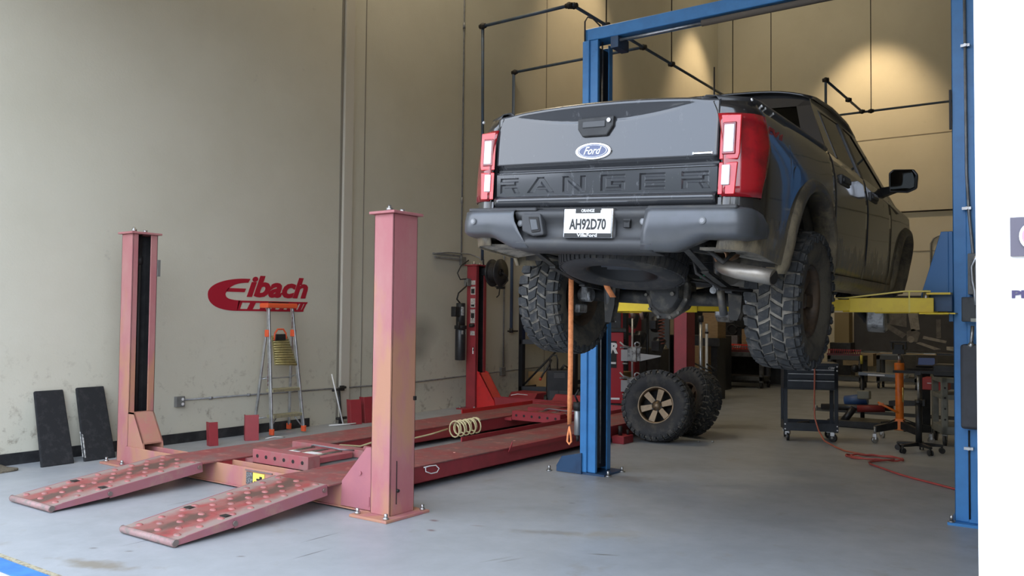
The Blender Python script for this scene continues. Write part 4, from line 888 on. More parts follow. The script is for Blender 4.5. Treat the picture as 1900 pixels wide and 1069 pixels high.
# ---- wheels
def tire_mesh(p,RR,W,m,n=36,mud=1,rb=.222):
    """axis X; material 0 rubber blocks, 1 groove mud, 2 sidewall"""
    k=RR/.44; h=W/2
    p.mi=2
    for s in(-1,1):
        prof=[(rb,s*(h-.045)),(rb+.025,s*(h-.028)),(rb+.06,s*(h-.006)),(.32*k,s*(h+.004)),(.37*k,s*(h+.002)),(.395*k,s*(h-.010))]
        p.lathe(prof,48,m,axis='X')
    p.mi=1
    p.lathe([(.395*k,-(h-.010)),(.412*k,-(h-.028)),(.421*k,-(h-.07)),(.424*k,0),(.421*k,h-.07),(.412*k,h-.028),(.395*k,h-.010)],72,m,axis='X')
    p.mi=2; p.lathe([(rb,-(h-.045)),(rb-.005,0),(rb,h-.045)],48,m,axis='X')
    p.mi=0
    def blk(poly,top=lambda x:RR,bot=.418*k,sh=.0025):
        A=[];B=[]
        cs=sum(q[0] for q in poly)/len(poly); cx=sum(q[1] for q in poly)/len(poly)
        for sarc,x in poly:
            th=sarc/RR; r0=min(bot,top(x)-.012); A.append(m@Vector((x,r0*math.cos(th),r0*math.sin(th))))
            s2=sarc+(cs-sarc)*.10; x2=x+(cx-x)*.06; th=s2/RR; r1=top(x2); B.append(m@Vector((x2,r1*math.cos(th),r1*math.sin(th))))
        p.hexa(A,B)
    C=2*math.pi*RR; pt=C/n
    def rt(x):
        a=abs(x)/h
        return RR-(.002 if a<.75 else .002+.028*((a-.75)/.25)**2)
    for i in range(n):
        s0=i*pt; lg=1 if i%2 else .82
        for s in(-1,1):
            d=0 if s>0 else pt*.5
            # shoulder lug in two facets, running over the edge
            a=s0+d
            blk([(a+.012,s*h*.53),(a+pt*.84,s*h*.47),(a+pt*.88,s*h*.86),(a+.0,s*h*.86)],rt)
            blk([(a+.0,s*h*.83),(a+pt*.88,s*h*.83),(a+pt*.86*lg,s*h*1.03),(a+.006,s*h*1.03)],lambda x:RR-.020,bot=.385*k)
            p_=[(a+.012,s*(h-.006)),(a+pt*.68,s*(h-.006))]
            # side biters
            th0=(a+.01)/RR; th1=(a+pt*(.66 if i%2 else .4))/RR
            def sw(r,th,x): return m@Vector((x,r*math.cos(th),r*math.sin(th)))
            ro,ri=.408*k,(.365*k if i%2 else .38*k)
            p.hexa([sw(ro,th0,s*(h-.01)),sw(ro,th1,s*(h-.01)),sw(ri,th1,s*(h-.0)),sw(ri,th0,s*(h-.0))],[sw(ro,th0,s*(h+.012)),sw(ro,th1,s*(h+.012)),sw(ri,th1,s*(h+.010)),sw(ri,th0,s*(h+.010))])
            # inner interlocking chevron block
            b=s0+d+pt*.25
            blk([(b-.012,s*h*.0),(b+pt*.70,s*h*.05),(b+pt*.74+.032,s*h*.44),(b+.030,s*h*.45),(b+.012,s*h*.22)],rt)
def rim_mesh(p,m,r=.218,face=.06,back=-.12,n=40,spokes=6,s=1):
    """axis X, outer face at +x*s"""
    f=s*face
    p.lathe([(r+.012,s*(abs(face)+.055)),(r+.004,s*(abs(face)+.062)),(r-.012,s*(abs(face)+.05)),(r-.018,s*(face+.01)),(r-.02,s*back),(r+.01,s*(back-.01))],n,m,axis='X')
    p.lathe([(.0,s*(face+.028)),(.045,s*(face+.027)),(.052,s*(face+.01)),(.062,s*(face+.006)),(.075,s*(face-.012)),(.08,s*(face-.05)),(.0,s*(face-.055))],24,m,axis='X')
    for i in range(spokes):
        a=2*math.pi*i/spokes
        mm=m@Matrix.Rotation(a,4,'X')
        A=[Vector((s*(face+.0),.06,-.030)),Vector((s*(face+.0),.06,.030)),Vector((s*(face+.022),r-.015,.040)),Vector((s*(face+.022),r-.015,-.040))]
        p.hexa([mm@v for v in A],[mm@(v+Vector((-s*.035,0,0))) for v in A])
def nuts(p,m,s,face,r=.062,n=6):
    for i in range(n):
        a=2*math.pi*(i+.5)/n; p.cyl(m@Vector((s*(face-.01),r*math.cos(a),r*math.sin(a))),m@Vector((s*(face+.006),r*math.cos(a),r*math.sin(a))),.011,n=8)
tm=[rubM,mudM,sidewM]
for s,zc in ((-1,.285),(1,.318)):
    m=Matrix.Translation((s*.815,1.22,zc))
    p=P(); tire_mesh(p,.44,.315,m,n=34); tr_=p.out('tire',[rubM,mudM,msideM],TK)
    p=P(); rim_mesh(p,m,s=s); p.out('wheel_rim',bronzeD,tr_)
    p=P(); p.lathe([(.0,s*-.02),(.155,s*-.02),(.16,s*-.05),(.16,s*-.09),(.0,s*-.09)],28,m,axis='X'); p.out('brake_drum',rustM,TK)
    p=P(); p.cbox((s*.60,1.12,zc+.04),(.05,.10,.16)); p.cbox((s*.63,1.10,zc-.10),(.04,.12,.06)); p.cyl((s*.56,1.13,zc),(s*.66,1.13,zc),.05); p.out('brake_backing',castM,TK,bev=.008)
    # hub and brake of the removed front wheels
    mf=Matrix.Translation((s*.76,4.44,.24))
    p=P(); p.lathe([(0,s*.06),(.07,s*.06),(.08,s*.0),(.155,s*.0),(.155,s*-.03),(.0,s*-.03)],30,mf,axis='X'); p.out('brake_disc',M('disc_steel',(.30,.29,.28),.4,.8,c2=(.15,.14,.13),ns=9),TK)
    p=P(); p.ext([(4.23,.14),(4.30,.08),(4.42,.10),(4.34,.22),(4.32,.33),(4.22,.32)],'X',*sorted((s*.66,s*.82))); p.out('brake_caliper',castM,TK,bev=.012)
    p=P(); p.tube([(s*.70,4.44,.30),(s*.55,4.40,.42),(s*.42,4.38,.50)],.03); p.tube([(s*.72,4.44,.10),(s*.55,4.30,.30),(s*.40,4.20,.42)],.035); p.tube([(s*.72,4.44,.10),(s*.55,4.60,.30),(s*.40,4.66,.42)],.035); p.tube([(s*.62,4.46,.16),(s*.60,4.46,.80)],.035); p.out('suspension_arm',undM,TK)
# ---- underbody
p=P()
for s in(-1,1):
    p.tube([(s*.50,.16,.60),(s*.50,.7,.60),(s*.48,1.2,.68),(s*.44,1.8,.56),(s*.42,3.2,.54),(s*.42,4.9,.60)],.055,n=4)
for y in (.35,1.55,2.4,3.3,4.2): p.box(-.46,.46,y,y+.07,.56,.63)
p.box(-.62,.62,.14,.24,.60,.70)
p.out('chassis_frame',undM,TK)
p=P(); p.tube([(-.70,1.22,.29),(-.2,1.22,.29),(.2,1.22,.295),(.70,1.22,.315)],.048,n=14); ax_=p.out('rear_axle',undM,TK)
p=P(); c=Vector((.04,1.17,.315)); 
def dring(y,k,flat=0): 
    pts=[(-.15,.10),(-.13,.155),(-.06,.18),(.08,.18),(.13,.15),(.155,.08),(.155,-.03),(.10,-.125),(.04,-.165),(-.05,-.165),(-.12,-.11),(-.155,-.01)]
    return [Vector((c.x+a*k,y,c.z+b*k)) for a,b in pts]
p.hexa(dring(1.06,.98),dring(1.10,1.0)); p.hexa(dring(1.10,.9),dring(1.30,.72)); p.out('differential_housing',rustM,ax_,bev=.006)
p=P()
pa,pb=dring(1.06,.80),dring(1.01,.66); p.hexa(pa,pb); p.out('differential_cover',undM,ax_,bev=.012,seg=2)
p=P()
for i,v in enumerate(dring(1.055,.93)): p.cyl(v,v+Vector((0,-.012,0)),.011,n=6)
p.cyl((.11,1.0,.32),(.11,.985,.32),.014,n=8); p.out('cover_bolt',M('dusty_bolt',(.13,.12,.10),.6,.3),ax_)
p=P()
for s in(-1,1):
    x=s*.52; pts=[(x,.20,.56),(x,.5,.46),(x,.9,.37),(x,1.22,.35),(x,1.6,.38),(x,1.9,.47),(x,2.1,.55)]
    for k in range(3):
        q=pts if k==0 else pts[1:-1] if k==1 else pts[2:-2]
        for a,b in zip(q,q[1:]):
            a=Vector(a)-Vector((0,0,.014*k)); b=Vector(b)-Vector((0,0,.014*k)); w2=.022
            p.hexa([a+Vector((-w2,0,0)),a+Vector((w2,0,0)),a+Vector((w2,0,.011)),a+Vector((-w2,0,.011))],[b+Vector((-w2,0,0)),b+Vector((w2,0,0)),b+Vector((w2,0,.011)),b+Vector((-w2,0,.011))])
p.out('leaf_spring',undM,TK)
p=P()
for s in(-1,1):
    x=s*.40 if s<0 else .50
    for dy in(-.03,.03): p.ext([(x-.05,.36),(x+.045,.36),(x+.04,.22),(x+.02,.10 if s<0 else .17),(x-.025,.10 if s<0 else .17),(x-.035,.20)],'Y',1.12+dy-.004,1.12+dy+.004)
    p.box(x-.025,x+.02,1.09,1.15,*((.10,.11) if s<0 else (.17,.18)))
p.out('shock_mount',rustM,ax_)
p=P()
for s in(-1,1): p.cyl((s*.42,1.12,.20),(s*.40,1.05,.42),.026); p.cyl((s*.40,1.05,.40),(s*.39,.98,.62),.022)
p.out('shock_absorber',M('shock_grey',(.12,.12,.12),.4,.4,c2=(.2,.17,.13),ns=9),TK)
p=P(); p.cyl((.03,1.32,.30),(.0,3.0,.46),.038,n=12); p.out('drive_shaft',undM,TK)
p=P(); p.box(-.42,.30,2.3,3.0,.40,.54); p.box(-.20,.25,3.3,4.7,.30,.56); p.box(-.36,-.10,1.70,2.9,.44,.56); p.out('fuel_tank_and_gearbox',undM,TK,bev=.04,seg=2)
# spare tire slung under the bed
ms=Matrix.Translation((-.07,.62,.535))@Euler((R(-12),R(-1.5),0)).to_matrix().to_4x4()@Matrix.Rotation(R(-90),4,'Y')@Matrix.Scale(1.06,4)
p=P(); p.mi=0
k=1
p.lathe([(.215,-.10),(.235,-.118),(.29,-.128),(.34,-.122),(.368,-.10),(.378,-.06),(.380,0),(.378,.06),(.368,.10),(.34,.122),(.29,.128),(.235,.118),(.215,.10)],64,ms,axis='X')
for i in range(60):
    a=2*math.pi*i/60
    for x0,x1,o in ((-.11,-.05,0),(-.04,.0,.5),(.005,.045,0),(.05,.11,.5)):
        t0=a+o*2*math.pi/60; t1=t0+2*math.pi/60*.62
        A=[ms@Vector((x,r_*math.cos(t),r_*math.sin(t))) for x,r_,t in ((x0,.362 if abs(x0)>.1 else .372,t0),(x1,.362 if abs(x1)>.1 else .372,t0),(x1,.362 if abs(x1)>.1 else .372,t1),(x0,.362 if abs(x0)>.1 else .372,t1))]
        B=[ms@Vector((x,r_*math.cos(t),r_*math.sin(t))) for x,r_,t in ((x0,.374 if abs(x0)>.1 else .386,t0),(x1,.374 if abs(x1)>.1 else .386,t0),(x1,.374 if abs(x1)>.1 else .386,t1),(x0,.374 if abs(x0)>.1 else .386,t1))]
        p.hexa(A,B)
sp_=p.out('spare_tire',[sidewM],TK)
p=P(); p.lathe([(.215,-.10),(.20,-.09),(.19,.02),(.12,.03),(.11,.0),(.04,.0),(.0,.0)],36,ms,axis='X')
p.cbox(ms@Vector((-.03,0,0)),(.32,.04,.02)); p.out('spare_rim',M('black_wheel',(.015,.015,.016),.4,.3),sp_)
p=P(); p.cbox((-.06,.52,.47),(.22,.014,.014)); p.cbox((-.03,.62,.46),(.30,.014,.014)); p.out('spare_winch_bar',M('dull_bar',(.10,.11,.13),.4,.5),sp_)
# exhaust: muffler stub and swept tail pipe
p=P(); p.tube([(.58,1.4,.56),(.60,.95,.55),(.62,.60,.52),(.65,.42,.49),(.70,.34,.475),(.78,.31,.455),(.99,.27,.425)],.043,n=20); ep=p.out('tail_pipe',exM,TK)
p=P(); p.cyl((.988,.271,.4255),(.992,.270,.4252),.037,n=20); p.out('pipe_bore',jointM,ep)
p=P(); p.lathe([(.036,-.03),(.046,-.03),(.046,.10),(.036,.10),(.036,-.03)],24,mrot((.66,.40,.545),rx=R(-75),rz=R(-15))); p.out('cut_pipe_ring',M('scorched_pipe',(.30,.17,.10),.4,.8),TK)
p=P(); p.cyl((.30,1.5,.50),(.30,2.2,.50),.10,n=20); p.out('muffler',exM,TK)
p=P(); p.tube([(.45,.45,.58),(.50,.42,.44),(.62,.5,.36),(.72,.9,.36)],.010); p.tube([(-.3,1.1,.36),(-.1,1.12,.40),(.2,1.1,.41),(.5,1.15,.38)],.008); p.tube([(-.35,.9,.44),(-.1,1.0,.38),(.1,1.02,.36)],.009); p.out('brake_line',jointM,TK)
p=P(); p.cbox((.40,1.0,.40),(.035,.02,.09)); p.cyl((.39,1.0,.355),(.39,.98,.355),.022); p.cbox((-.1,1.3,.36),(.06,.03,.03)); p.cbox((-.30,1.3,.35),(.08,.05,.05)); p.out('bright_bracket',castM,TK)
p=P(); p.cbox((.30,1.02,.44),(.03,.015,.02)); p.out('green_clip',M('green_clip',(.03,.30,.14),.5),TK)
p=P(); 
for s in(-1,1): p.hexa([Vector((s*.60,.20,.56)),Vector((s*.90,.20,.56)),Vector((s*.89,.64,.515)),Vector((s*.60,.64,.56))],[Vector((s*.60,.20,.575)),Vector((s*.90,.20,.575)),Vector((s*.89,.64,.53)),Vector((s*.60,.64,.575))])
p.out('underside_panel',mudM,TK)
p=P(); p.tube([(-.60,.25,.55),(-.45,.6,.50)],.012); p.tube([(-.55,.3,.60),(-.62,.7,.45)],.012); p.tube([(.60,.28,.58),(.70,.30,.50),(.74,.35,.56)],.014); p.out('hanger_rod',undM,TK)
# ---------------------------------------------------------------- straps hanging from the truck
def strap(name,label,pts,w,loop=None):
    p=P(); rg=[]
    for (x,y,z,tw) in pts:
        dx=math.cos(tw)*w/2; dy=math.sin(tw)*w/2; rg.append((Vector((x-dx,y-dy,z)),Vector((x+dx,y+dy,z))))
    p.rows([[a,b] for a,b in rg])
    if loop:
        x,y,z=loop; p.tube([(x,y,z+.12),(x-.012,y,z+.06),(x-.016,y,z+.02),(x,y,z),(x+.016,y,z+.02),(x+.012,y,z+.06),(x,y,z+.12)],.005,n=6)
    return p.out(name,strapM,None,label,'strap',solid=.004)
strap('tie_down_strap','long orange tie-down strap hanging from the truck beside the rear left tire',[(-2.965,4.90,1.80,.5),(-2.965,4.90,1.70,.5),(-2.965,4.90,1.2,.45),(-2.968,4.90,.95,.9),(-2.970,4.90,.78,1.25)],.034,loop=(-2.970,4.90,.645))
strap('tie_down_strap','short orange strap looped round the truck axle below the spare tire',[(-2.72,4.90,1.78,.5),(-2.70,4.93,1.70,.6),(-2.68,4.97,1.64,.5)],.040)
# ---------------------------------------------------------------- wall things
def wallbox(name,label,cat,y,z,w,h,mat=gboxM,duplex=False):
    t=thing(name,label,cat,(WX+.03,y,z))
    p=P(); p.box(WX,WX+.055,y-w/2,y+w/2,z-h/2,z+h/2); b=p.out('box',mat,t,bev=.004)
    if duplex:
        p=P(); p.box(WX+.055,WX+.058,y-.0,y+w/2-.01,z-h/2+.012,z+h/2-.012); pl=p.out('cover_plate',M('outlet_plate',(.22,.22,.21),.4,.4),t)
        p=P(); 
        for dz in(-.028,.028): p.cyl((WX+.058,y+w/4-.005,z+dz),(WX+.060,y+w/4-.005,z+dz),.017,n=16)
        p.out('socket',whiteM,pl)
    return t
wallbox('outlet_box','grey double outlet box at the left start of the wall conduit','outlet',5.78,.485,.11,.12,duplex=True)
wallbox('outlet_box','grey double outlet box on the wall just right of the nearest red post','outlet',9.76,.475,.12,.12,duplex=True)
wallbox('junction_box','grey junction box where the conduit drops beside the hose reel column','junction box',12.17,.535,.12,.15)
wallbox('junction_box','grey junction box at the end of the wall bracket above power unit','junction box',11.0,2.43,.12,.14)
p=P(); p.tube([(WX+.02,5.83,.50),(WX+.02,7.5,.49),(WX+.02,9.7,.475),(WX+.02,12.17,.535),(WX+.02,13.4,.56)],.011)
for y in (6.2,6.75,8.3): p.cyl((WX+.02,y-.02,.495),(WX+.02,y+.02,.495),.018)
p.out('wall_conduit',galvM,None,'long horizontal metal conduit low along the left wall','conduit')
p=P(); p.tube([(WX+.02,10.97,2.5),(WX+.02,10.97,7.0),(WX+.02,10.97,CZ)],.013); p.cyl((WX+.02,10.97,6.36),(WX+.02,10.97,6.46),.022); p.cyl((WX+.02,10.97,3.40),(WX+.02,10.97,3.50),.022); p.out('wall_conduit',galvM,None,'tall vertical conduit rising to the ceiling above bracket box','conduit')
p=P(); p.box(WX+.005,WX+.03,10.25,11.0,2.50,2.525); p.box(WX+.03,WX+.05,10.27,10.98,2.44,2.465); p.tube([(WX+.03,10.25,2.51),(WX+.03,10.6,2.55),(WX+.03,11.2,2.56),(-8.65,11.3,2.5),(-8.55,11.3,2.38)],.010); p.out('wall_bracket',galvM,None,'horizontal metal strut bracket on the wall left of hose reel','bracket')
p=P(); p.tube([(WX+.02,12.2,.6),(WX+.02,12.2,2.6),(WX+.02,12.22,3.6)],.012); p.out('wall_conduit',galvM,None,'thin vertical conduit rising from junction box behind hose reel','conduit')
t=thing('air_drop_pipe','blue grey vertical air pipe with a black valve beside hose reel','air pipe',(-8.72,12.35,1.25))
p=P(); p.cyl((-8.72,12.35,1.28),(-8.72,12.35,5.94),.028,n=12); p.out('pipe',M('air_drop_blue',(.10,.14,.22),.45,.3),t)
p=P(); p.cyl((-8.72,12.35,1.22),(-8.72,12.35,1.30),.035); p.cyl((-8.72,12.25,1.25),(-8.72,12.55,1.25),.014); p.out('valve',jointM,t)
# overhead air line of pipes hung on rods
t=thing('overhead_air_line','dark blue grey air line hung on thin rods under the ceiling','air pipe',(-6.13,10.1,5.94))
Z=5.94
p=P(); p.cyl((-6.13,10.1,Z),(-6.13,18.8,Z),.024,n=10); p.cyl((-6.13,18.8,Z),(5.8,18.8,Z),.024,n=10); p.out('main_pipe',pipeM,t)
p=P(); p.cyl((-7.72,10.1,Z),(-6.13,10.1,Z),.024,n=10); p.tube([(-7.72,10.1,Z),(-8.24,10.84,2.42)],.024); p.out('drop_pipe',pipeM,t)
p=P(); p.cyl((-8.72,12.35,Z),(-6.13,12.35,Z),.024,n=10); p.out('branch_pipe',pipeM,t)
p=P(); p.cyl((-4.17,15.9,Z),(-4.17,18.8,Z),.024,n=10); p.cyl((-4.17,15.9,Z),(-4.17,15.9,4.4),.024,n=10); p.out('branch_pipe',pipeM,t)
for c in ((-7.72,10.1,Z),(-6.18,10.1,Z),(-6.13,10.15,Z),(-6.13,12.35,Z),(-8.70,12.35,Z),(-6.13,11.1,Z),(-6.13,13.45,Z),(-4.17,15.9,Z),(-4.17,17.6,Z),(-4.17,18.75,Z),(-4.0,18.8,Z)):
    p=P(); p.sphere(c,.05,8); p.cyl((c[0]-.055,c[1],c[2]),(c[0]+.055,c[1],c[2]),.036,n=10); p.out('pipe_fitting',jointM,t)
p=P()
for x,y in ((-6.13,11.1),(-6.13,13.45),(-6.13,16.4),(-4.0,18.8),(-6.13,18.8),(-1.0,18.8)): p.cyl((x,y,Z+.02),(x,y,CZ),.010,n=6)
p.out('hanger_rod',jointM,t)
p=P(); p.tube([(-3.0,BY-.03,4.17),(-6.0,BY-.03,4.2)],.02); p.tube([(5,BY-.03,4.17),(-3,BY-.03,4.17)],.02); p.out('wall_conduit',jointM,None,'dark horizontal pipe across the back wall behind the mirror','conduit')
p=P(); p.tube([(-2.9,BY-.03,3.56),(-3.25,BY-.03,3.56),(-3.36,BY-.03,3.50),(-3.42,BY-.03,3.38),(-3.42,BY-.03,2.2)],.022); p.out('wall_conduit',galvM,None,'bent conduit on the back wall left of the right lift column','conduit')
# ---------------------------------------------------------------- foam panels leaning on the wall
for (ya,yb,h,label,chip) in ((4.08,4.40,.76,'black foam panel leaning on the wall, left of the pair',0),(4.50,4.83,.77,'black foam panel with a pale scuffed edge, right of the pair',1)):
    t=thing('foam_panel',label,'foam panel',(-8.45,(ya+yb)/2,0),group='black foam panels leaning on the left wall')
    dy=.06
    def q(u,v,o): # u along y, v up, o thickness toward room
        return Vector((-8.42-.35*v+o*.93,ya+(yb-ya)*(u*(1-.10*v)+.05*v)+dy*v,h*.94*v+o*.38*1))
    p=P(); p.hexa([q(0,0,-.035),q(1,0,-.035),q(1,1,-.035),q(0,1,-.035)],[q(0,0,0),q(1,0,0),q(1,1,0),q(0,1,0)]); p.out('foam_slab',foamM,t,bev=.012,seg=2)
    if chip:
        p=P(); p.hexa([q(0,.08,-.03),q(.05,.05,.002),q(.05,.35,.002),q(.0,.42,-.03)],[q(-.01,.08,-.03),q(.02,.05,.006),q(.02,.35,.006),q(-.01,.42,-.03)]); p.out('scuffed_edge',M('pale_foam',(.5,.5,.48),.9,c2=(.1,.1,.1),ns=30),t)
p=P(); p.grid(lambda u,v:Vector((-8.78+.40*v-.05*u,3.45+.42*u,.012+.006*math.sin(u*9+v*5))),16,10); p.out('doormat',M('bristle_mat',(.20,.17,.12),.95,c2=(.09,.08,.06),ns=60,bump=.8,bs=200),None,'brown bristle doormat on the floor at left wall edge','doormat',solid=.02)
# ---------------------------------------------------------------- red wheel chock plates
def chock(y,x,w,h,a,label,lean=.04):
    t=thing('red_ramp_plate',label,'metal plate',(x,y,0),group='red steel plates standing by the left wall')
    m=mrot((x,y,0),rz=a)
    p=P()
    th=.012
    for u0,u1 in ((-w/2,w/2),):
        A=[Vector((0,u0,0)),Vector((0,u1,0)),Vector((-lean,u1,h)),Vector((-lean,u0,h))]
        p.hexa([m@v for v in A],[m@(v+Vector((th,0,0))) for v in A])
    p.out('face_plate',redM,t,bev=.002)
    p=P()
    A=[Vector((0,-w/2,0)),Vector((-.09,-w/2,0)),Vector((-.09-lean,-w/2,h)),Vector((-lean,-w/2,h))]; p.hexa([m@v for v in A],[m@(v+Vector((0,.01,0))) for v in A]); p.out('side_flange',redM,t)
chock(5.93,-8.32,.10,.265,-.30,'short dark red steel plate by the wall, leftmost and narrowest of four')
chock(6.46,-8.33,.16,.30,-.55,'upright red steel plate just left of the stepladder')
chock(8.30,-8.46,.17,.34,-.25,'red steel plate leaning on wall right of the white stick, left of the pair')
chock(8.55,-8.46,.16,.36,-.1,'red steel plate leaning on wall, right of the pair behind the post')
# ---------------------------------------------------------------- step ladder
t=thing('step_ladder','open aluminium step ladder with orange top cap and feet by the left wall','ladder',(-8.5,7.05,0))
FL=Vector((-8.40,6.81,0)); FR=Vector((-8.38,7.30,0)); TL=Vector((-8.50,6.80,1.60)); TR=Vector((-8.50,7.17,1.60))
BL=Vector((-8.74,6.80,0)); BR=Vector((-8.74,7.36,0)); HL=Vector((-8.53,6.80,1.27)); HR=Vector((-8.53,7.20,1.27))
def leg(a,b,name,mat,w=.05,d=.024):
    p=P(); dd=(b-a)
    o=Vector((0,d,0)); q=Vector((w/2,0,0)); p.hexa([a-q-o/2,a+q-o/2,a+q+o/2,a-q+o/2],[b-q-o/2,b+q-o/2,b+q+o/2,b-q+o/2]); l=p.out(name,mat,t,bev=.003)
    return l
for a,b,nm in ((FL,TL,'front_rail'),(FR,TR,'front_rail'),(BL,HL,'rear_rail'),(BR,HR,'rear_rail')):
    l=leg(a+(b-a)*.04,b,nm,aluM,.05 if nm=='front_rail' else .034)
    p=P(); c=a+(b-a)*.02; p.cbox(c+Vector((0,0,.025)),(.065,.035,.075)); p.out('foot',ortM,l,bev=.004)
p=P(); p.box(-8.60,-8.44,6.74,7.22,1.585,1.645); cap=p.out('top_cap',ortM,t,bev=.015,seg=2)
p=P(); p.box(-8.55,-8.48,6.84,7.10,1.645,1.66); p.out('tray_slot',blackM,cap)
for c in (HL,HR):
    p=P(); p.cbox(c+Vector((.03,0,.0)),(.07,.05,.09)); p.out('hinge_bracket',ortM,t,bev=.01,seg=2)
stepM=M('step_brass',(.46,.42,.26),.4,.5,c2=(.35,.33,.25),ns=30)
def at(a,b,z): return a+(b-a)*(z/b.z)
for z in (.24,.56):
    a=at(FL,TL,z);b=at(FR,TR,z)
    p=P(); p.box(a.x-.10,a.x+.035,a.y+.01,b.y-.01,z-.018,z+.018)
    for i in range(5): p.box(a.x-.09+.025*i,a.x-.08+.025*i,a.y+.01,b.y-.01,z+.018,z+.022)
    p.out('step',stepM,t,bev=.003)
p=P()
for z in (.24,.14): 
    a=at(FL,TL,z);b=at(FR,TR,z); m_=(a+b)/2
p.tube([at(FL,TL,.10)+Vector((-.03,.01,0)),at(FL,TL,.22)+Vector((-.03,.10,0))],.008); p.tube([at(FR,TR,.10)+Vector((-.03,-.01,0)),at(FR,TR,.22)+Vector((-.03,-.10,0))],.008); p.tube([at(BL,HL,.2),at(BR,HR,.2)],.009); p.tube([at(BL,HL,.7),at(BR,HR,.7)],.009); p.tube([at(BL,HL,.7),at(FL,TL,.75)],.006); p.tube([at(BR,HR,.7),at(FR,TR,.75)],.006); p.out('brace',aluM,t)
# folded platform with ribs, paint tray top
A=Vector((-8.43,6.87,.88));B=Vector((-8.43,7.21,.86));C_=Vector((-8.50,7.10,1.24));D=Vector((-8.50,6.87,1.24))
p=P(); p.hexa([A,B,C_,D],[v+Vector((-.02,0,-.005)) for v in (A,B,C_,D)])
for i in range(12):
    k=(i+.5)/12; a=A+(D-A)*k; b=B+(C_-B)*k; p.tube([a+Vector((.004,0,0)),b+Vector((.004,0,0))],.009,n=6)
pf_=p.out('platform',M('ribbed_brass',(.55,.48,.22),.35,.6,c2=(.42,.37,.18),ns=20),t)
p=P(); p.box(-8.50,-8.47,6.90,7.06,1.18,1.26); p.out('latch_panel',blackM,pf_,bev=.004)
p=P(); p.tube([(-8.475,6.88,1.18),(-8.475,6.89,1.27),(-8.475,6.93,1.32),(-8.475,7.02,1.32),(-8.475,7.06,1.27),(-8.475,7.07,1.2)],.011); p.out('handle',ortM,pf_)
p=P(); p.box(-8.475,-8.47,6.79,6.80,.62,.9); p.box(-8.472,-8.468,7.15,7.16,1.33,1.55); p.out('rail_sticker',M('sticker_dark',(.12,.02,.02),.5,c2=(.5,.5,.5),ns=50),t)
# ---------------------------------------------------------------- stick and clamp
p=P(); p.tube([(-8.62,7.98,.70),(-8.52,8.11,.02)],.010); p.tube([(-8.60,7.93,.012),(-8.50,8.11,.016),(-8.45,8.28,.02)],.009); p.out('t_handle_stick',whiteM,None,'thin white stick with crossbar foot leaning on the wall near ladder','stick')
t=thing('bar_clamp','black bar clamp standing against the wall joint beside white stick','clamp',(-8.7,8.22,.0))
p=P(); p.cyl((-8.70,8.24,.05),(-8.73,8.22,.50),.016); p.out('bar',blackM,t)
p=P(); p.cyl((-8.68,8.06,.47),(-8.68,8.30,.50),.018); p.cbox((-8.70,8.25,.49),(.04,.06,.07)); p.cyl((-8.66,8.12,.08),(-8.66,8.30,.08),.02); p.cbox((-8.7,8.24,.03),(.05,.05,.06)); p.out('jaw',blackM,t)
for (x,y,r) in ((-8.25,6.72,.05),(-8.3,8.75,.04),(-8.0,11.45,.06)):
    pass
p=P(); p.tube([(-8.28,6.62,.01),(-8.22,6.70,.03),(-8.18,6.78,.02),(-8.22,6.86,.008)],.005); p.out('wire_scrap',whiteM,None,'bent white wire scrap on the floor below the ladder','wire')
p=P(); p.tube([(-7.9,11.20,.235),(-7.84,11.3,.25),(-7.78,11.38,.24),(-7.72,11.42,.235)],.006); p.out('wire_scrap',whiteM,None,'white cable scrap lying on the lift by the red gusset','wire')
# ---------------------------------------------------------------- hydraulic power unit & hose reel on rear left post
t=thing('hydraulic_power_unit','black hydraulic power unit with tank hanging on the rear left red post','power unit',(-8.55,10.50,.8))
X=-8.50
p=P(); p.cyl((X,10.62,.80),(X,10.62,1.30),.085,n=24); p.out('oil_tank',blkpM,t,bev=.01,seg=2)
p=P(); p.cyl((X,10.62,1.34),(X,10.62,1.72),.075,n=24); p.box(X-.04,X+.05,10.42,10.54,1.50,1.66); p.cyl((X,10.62,1.30),(X,10.62,1.36),.10,n=20); p.out('motor',blackM,t,bev=.006)
p=P(); p.box(X+.07,X+.08,10.56,10.66,1.22,1.28); p.box(X+.06,X+.085,10.56,10.60,1.52,1.66); p.out('data_label',M('label_grey',(.5,.5,.5),.5,c2=(.2,.2,.2),ns=50),t)
p=P(); p.cyl((X+.09,10.74,1.36),(X+.13,10.82,1.36),.03); p.tube([(X+.10,10.80,1.55),(X+.14,10.82,1.1),(X+.13,10.80,.95)],.010); p.cyl((X+.06,10.5,1.3),(X+.06,10.5,1.42),.02); p.out('release_handle',jointM,t)
p=P(); p.tube([(X,10.60,1.72),(X,10.52,1.78),(X,10.56,1.88),(X+.05,10.70,2.0),(X+.05,10.72,2.1)],.013); p.tube([(X+.05,10.74,2.12),(X,10.60,2.10),(X-.02,10.55,2.2),(X,10.62,2.33),(X+.05,10.75,2.42)],.010); p.out('electric_cable',jointM,t)
p=P(); p.box(X+.0,X+.08,10.70,10.78,2.0,2.12); p.out('cable_box',gboxM,t)
